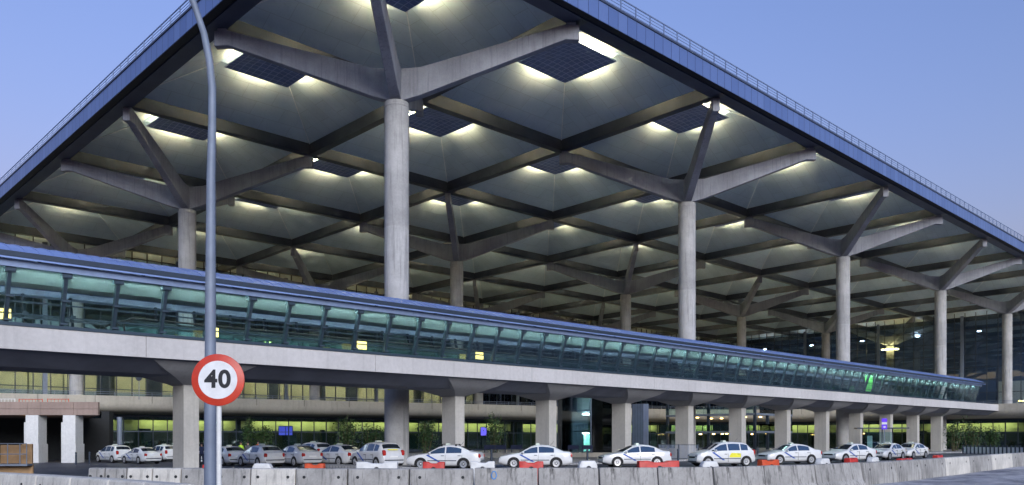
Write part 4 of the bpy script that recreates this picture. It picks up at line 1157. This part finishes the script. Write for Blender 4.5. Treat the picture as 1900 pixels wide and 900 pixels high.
# benches on the ledge
def ledge(px0, px1, dist, h, lab):
    a = at(px0, dist); e = at(px1, dist + 2); dv = e - a; L = dv.length
    b = MB(); b.box((0, 0, -.1), (L, .9, h)); o = b.build('low_wall', 'slab', None, False, .03); o.location = (a.x, a.y, .0); o.rotation_euler = (0, 0, math.atan2(dv.y, dv.x)); tag(o, lab, 'wall')
ledge(892, 1135, 74, .42, 'low pale concrete ledge behind the side-on saloons')
for px, lab in ((908, 'dark bench on the ledge behind the nearest side-on saloon, leftmost'), (929, 'dark bench on the ledge, second from the left beside the dark shrub'), (958, 'dark bench on the ledge half hidden by the side-on saloon bonnet'), (1064, 'dark bench on the ledge behind the rear of the side-on saloon'), (1090, 'dark bench on the ledge between the two side-on saloons')):
    c = at(px, 75.6); c.z = .425
    o = thing('bench', lab, 'bench', c, 0, 'dark benches along the ledge')
    b = MB(); b.box((-.5, -.22, .30), (.5, .22, .36)); b.build('seat', 'navy', o)
    b = MB(); b.box((-.5, .2, .36), (.5, .25, .68)); b.build('backrest', 'navy', o)
    for x in (-.42, .42):
        b = MB(); b.box((x - .04, -.2, 0), (x + .04, .2, .30)); b.build('leg', 'steel', o)

# ------------------------------------------------------------------ information screens, indoors
for px, dist, n, lab in ((530, 118, 2, 'pair of glowing blue information screens inside the ground floor left of the shrubs'), (903, 127, 1, 'small glowing blue information screen indoors beside the dark shrub')):
    c = at(px, dist); c.z = 2.2
    o = thing('information_screen', lab, 'screen', c, radians(20), 'glowing blue information screens indoors')
    b = MB()
    for k in range(n): b.box((-.95 + k * .98, -.03, 0), (-.05 + k * .98, 0, 1.25))
    b.build('display', 'screen', o)
    b = MB(); b.box((-1.0, .003, -.05), (-.98 + n * .99, .12, 1.32)); b.box((-.05, .003, -2.4), (.05, .1, -.05)); b.build('casing', 'dark', o)

# ------------------------------------------------------------------ shrubs
def shrub(px, dist, h, w, lab, seed, n=900):
    rnd = random.Random(seed); c = at(px, dist); c.z = .0
    t = thing('shrub', lab, 'shrub', c, rnd.uniform(0, 6), 'leafy shrubs before the ground-floor glass')
    b = MB(); stems = []
    for k in range(rnd.randint(6, 10)):
        a = rnd.uniform(0, 2 * pi); r = rnd.uniform(0, .3) * w; top = h * rnd.uniform(.65, 1.0)
        p0_ = Vector((r * cos(a), r * sin(a), 0)); p1_ = Vector((r * cos(a) * 2.2 + rnd.uniform(-.3, .3), r * sin(a) * 2.2 + rnd.uniform(-.3, .3), top))
        mid = p0_.lerp(p1_, .5) + Vector((rnd.uniform(-.15, .15), rnd.uniform(-.15, .15), 0))
        b.tube([p0_, mid, p1_], [.05, .035, .012], 5); stems.append((p0_, mid, p1_))
    b.build('stems', 'stem', t)
    b = MB()
    for k in range(n):
        p0_, mid, p1_ = rnd.choice(stems); f = rnd.betavariate(2.2, 1.4)
        q = p0_.lerp(mid, f * 2) if f < .5 else mid.lerp(p1_, f * 2 - 1)
        q = q + Vector((rnd.gauss(0, .22), rnd.gauss(0, .22), rnd.gauss(0, .14))) * (w / 1.3)
        d_ = Vector((rnd.gauss(0, 1), rnd.gauss(0, 1), rnd.gauss(-.3, .7))).normalized(); e_ = d_.cross(Vector((rnd.gauss(0, 1), rnd.gauss(0, 1), rnd.gauss(0, 1)))).normalized()
        l_ = rnd.uniform(.14, .26); w_ = l_ * .38
        b.add([q, q + d_ * l_ * .5 + e_ * w_, q + d_ * l_, q + d_ * l_ * .5 - e_ * w_], [(0, 1, 2, 3)])
    b.build('foliage', 'leaf', t)
for k, (px, dist, h, w, lab) in enumerate(((458, 92, 4.2, 1.0, 'thin dark shrub right of the sign pole'), (487, 93, 3.4, 1.5, 'low dark shrub between the sign pole and the screens'), (640, 95, 4.4, 2.2, 'broad leafy shrub, tallest, left of the nearest column'), (688, 96, 3.6, 1.9, 'broad leafy shrub against the nearest column on its left'), (788, 96, 4.0, 2.2, 'dark leafy shrub just right of the nearest column'), (915, 92, 4.6, 1.5, 'upright dark shrub between the second and third piers'), (1768, 110, 4.4, 2.6, 'dark shrub right of the end column before the right-hand glass'), (1806, 112, 4.0, 2.4, 'dark shrub before the right-hand glass, further right'), (1838, 112, 3.4, 2.0, 'rightmost dark shrub before the right-hand glass'))):
    shrub(px, dist, h, w, lab, 100 + k, 1100)

# ------------------------------------------------------------------ people beyond the cars
def person(px, dist, heading, top, leg, lab, hgt=1.74, vest=None):
    c = at(px, dist); c.z = ground(c.x, c.y)
    t = thing('person', lab, 'person', c, radians(90 - heading) - pi / 2)
    k = hgt / 1.74
    me = bpy.data.meshes.new('body'); 
    vs = [(0, 0, .95), (0, 0, 1.12), (0, -.01, 1.36), (0, 0, 1.47), (0, .01, 1.55), (0, .02, 1.63), (0, .015, 1.72),
          (-.17, 0, 1.40), (-.23, -.02, 1.14), (-.22, .08, .90), (-.21, .12, .80), (.17, 0, 1.40), (.23, -.02, 1.14), (.22, .08, .90), (.21, .12, .80),
          (-.10, 0, .88), (-.11, .02, .50), (-.12, -.02, .09), (-.12, .13, .04), (.10, 0, .88), (.11, .02, .50), (.12, -.02, .09), (.12, .13, .04)]
    es = [(0, 1), (1, 2), (2, 3), (3, 4), (4, 5), (5, 6), (2, 7), (7, 8), (8, 9), (9, 10), (2, 11), (11, 12), (12, 13), (13, 14), (0, 15), (15, 16), (16, 17), (17, 18), (0, 19), (19, 20), (20, 21), (21, 22)]
    rad = [(.14, .10), (.14, .10), (.16, .11), (.075, .07), (.06, .06), (.085, .10), (.06, .07), (.06, .06), (.048, .048), (.04, .04), (.035, .045), (.06, .06), (.048, .048), (.04, .04), (.035, .045),
           (.09, .09), (.065, .065), (.045, .05), (.045, .035), (.09, .09), (.065, .065), (.045, .05), (.045, .035)]
    me.from_pydata([tuple(x * k for x in v) for v in vs], es, [])
    o = bpy.data.objects.new('body', me); COL.objects.link(o); o.parent = t
    sk = o.modifiers.new('skin', 'SKIN'); sk.use_smooth_shade = True
    for i, r in enumerate(rad): me.skin_vertices[0].data[i].radius = (r[0] * k, r[1] * k)
    me.skin_vertices[0].data[0].use_root = True
    o.modifiers.new('sub', 'SUBSURF').levels = 2; o.modifiers['sub'].render_levels = 2
    # clothing colour by height on one body: skin above the neck, shirt, trousers
    m, nt, p = nodes('clothed body')
    sx = nt.nodes.new('ShaderNodeSeparateXYZ'); tc = nt.nodes.new('ShaderNodeTexCoord'); lk(nt, tc.outputs['Object'], sx.inputs[0])
    r = nt.nodes.new('ShaderNodeValToRGB'); r.color_ramp.interpolation = 'CONSTANT'
    mr = nt.nodes.new('ShaderNodeMath'); mr.operation = 'DIVIDE'; mr.inputs[1].default_value = 2.0 * k; lk(nt, sx.outputs[2], mr.inputs[0]); lk(nt, mr.outputs[0], r.inputs[0])
    cs = [(0, (.015, .015, .016)), (.055, leg), (.48, top), (.745, (.45, .27, .19))]
    r.color_ramp.elements[0].color = (*cs[0][1], 1); r.color_ramp.elements[1].position = cs[1][0]; r.color_ramp.elements[1].color = (*cs[1][1], 1)
    for ps, cc in cs[2:]:
        e = r.color_ramp.elements.new(ps); e.color = (*cc, 1)
    lk(nt, r.outputs[0], p.inputs['Base Color']); p.inputs['Roughness'].default_value = .8
    me.materials.append(m)
    b = MB(); b.lathe([(.02, .11), (.07, .10), (.095, .05), (.10, 0), (.085, -.05), (.06, -.07)], 14, (0, 0, 0)); h = b.build('hair', 'hair', t, True)
    h.location = (0, .0 * k, 1.67 * k); h.scale = (.9, 1.08, 1)
    if vest:
        b = MB(); b.lathe([(.17, .98), (.175, 1.1), (.195, 1.28), (.19, 1.38), (.12, 1.46)], 18); v_ = b.build('vest', vest, t, True); v_.scale = (1.0 * k, .74 * k, k)
    return t
person(447, 66, 200, (.45, .7, .05), (.03, .04, .08), 'person in a bright yellow hi-vis vest standing behind the parked cars', 1.78, 'hivis')
person(460, 68, 170, (.10, .10, .11), (.04, .04, .045), 'person in dark grey clothes standing beside the one in the yellow vest', 1.74)
person(479, 69, 190, (.6, .14, .03), (.03, .03, .05), 'person in an orange hi-vis vest behind the white estate', 1.80, 'hivis_orange')
person(374, 58, 160, (.03, .04, .09), (.02, .025, .05), 'person in navy clothes standing between the left pier and the lamp post', 1.72)

# ------------------------------------------------------------------ light, sky, camera
w = bpy.data.worlds.new('World'); SC.world = w; w.use_nodes = True
nt = w.node_tree; bg = nt.nodes['Background']
sky = nt.nodes.new('ShaderNodeTexSky'); sky.sky_type = 'NISHITA'; sky.sun_disc = False
SUN_EL, SUN_AZ = radians(-1.2), radians(160)      # behind the camera, to the right
sky.sun_elevation = SUN_EL; sky.sun_rotation = SUN_AZ
sky.air_density = 1.0; sky.dust_density = 1.0; sky.ozone_density = 2.0
lk(nt, mixcol(nt, 1.0, sky.outputs[0], (0.91, 0.92, 1.09), 'MULTIPLY'), bg.inputs[0]); bg.inputs[1].default_value = 0.15
ld = bpy.data.lights.new('sun', 'SUN'); ld.energy = 0.17; ld.angle = radians(30); ld.color = (1.0, .985, .97)
so = bpy.data.objects.new('sun', ld); COL.objects.link(so)
dirv = Vector((sin(SUN_AZ) * cos(SUN_EL), cos(SUN_AZ) * cos(SUN_EL), sin(SUN_EL) + .40))
so.rotation_euler = (-dirv).to_track_quat('-Z', 'Y').to_euler(); so.location = dirv * 60
cd_ = bpy.data.cameras.new('camera'); cam = bpy.data.objects.new('camera', cd_); COL.objects.link(cam)
cam.location = (0, 0, EYE); cam.rotation_euler = (pi / 2, 0, 0)
cd_.sensor_width = 36; cd_.lens = 36 * F; cd_.shift_y = (814 - 450) / 1900.; cd_.clip_end = 9000; cd_.clip_start = .1
SC.camera = cam
SC.view_settings.view_transform = 'Standard'; SC.view_settings.look = 'None'; SC.view_settings.gamma = 1; SC.view_settings.exposure = EXPO
SC.view_settings.use_curve_mapping = False
cy = SC.cycles
cy.use_denoising = True; cy.max_bounces = 6; cy.diffuse_bounces = 3; cy.glossy_bounces = 3; cy.transmission_bounces = 4; cy.transparent_max_bounces = 24
cy.caustics_reflective = False; cy.caustics_refractive = False; cy.sample_clamp_indirect = 4.0
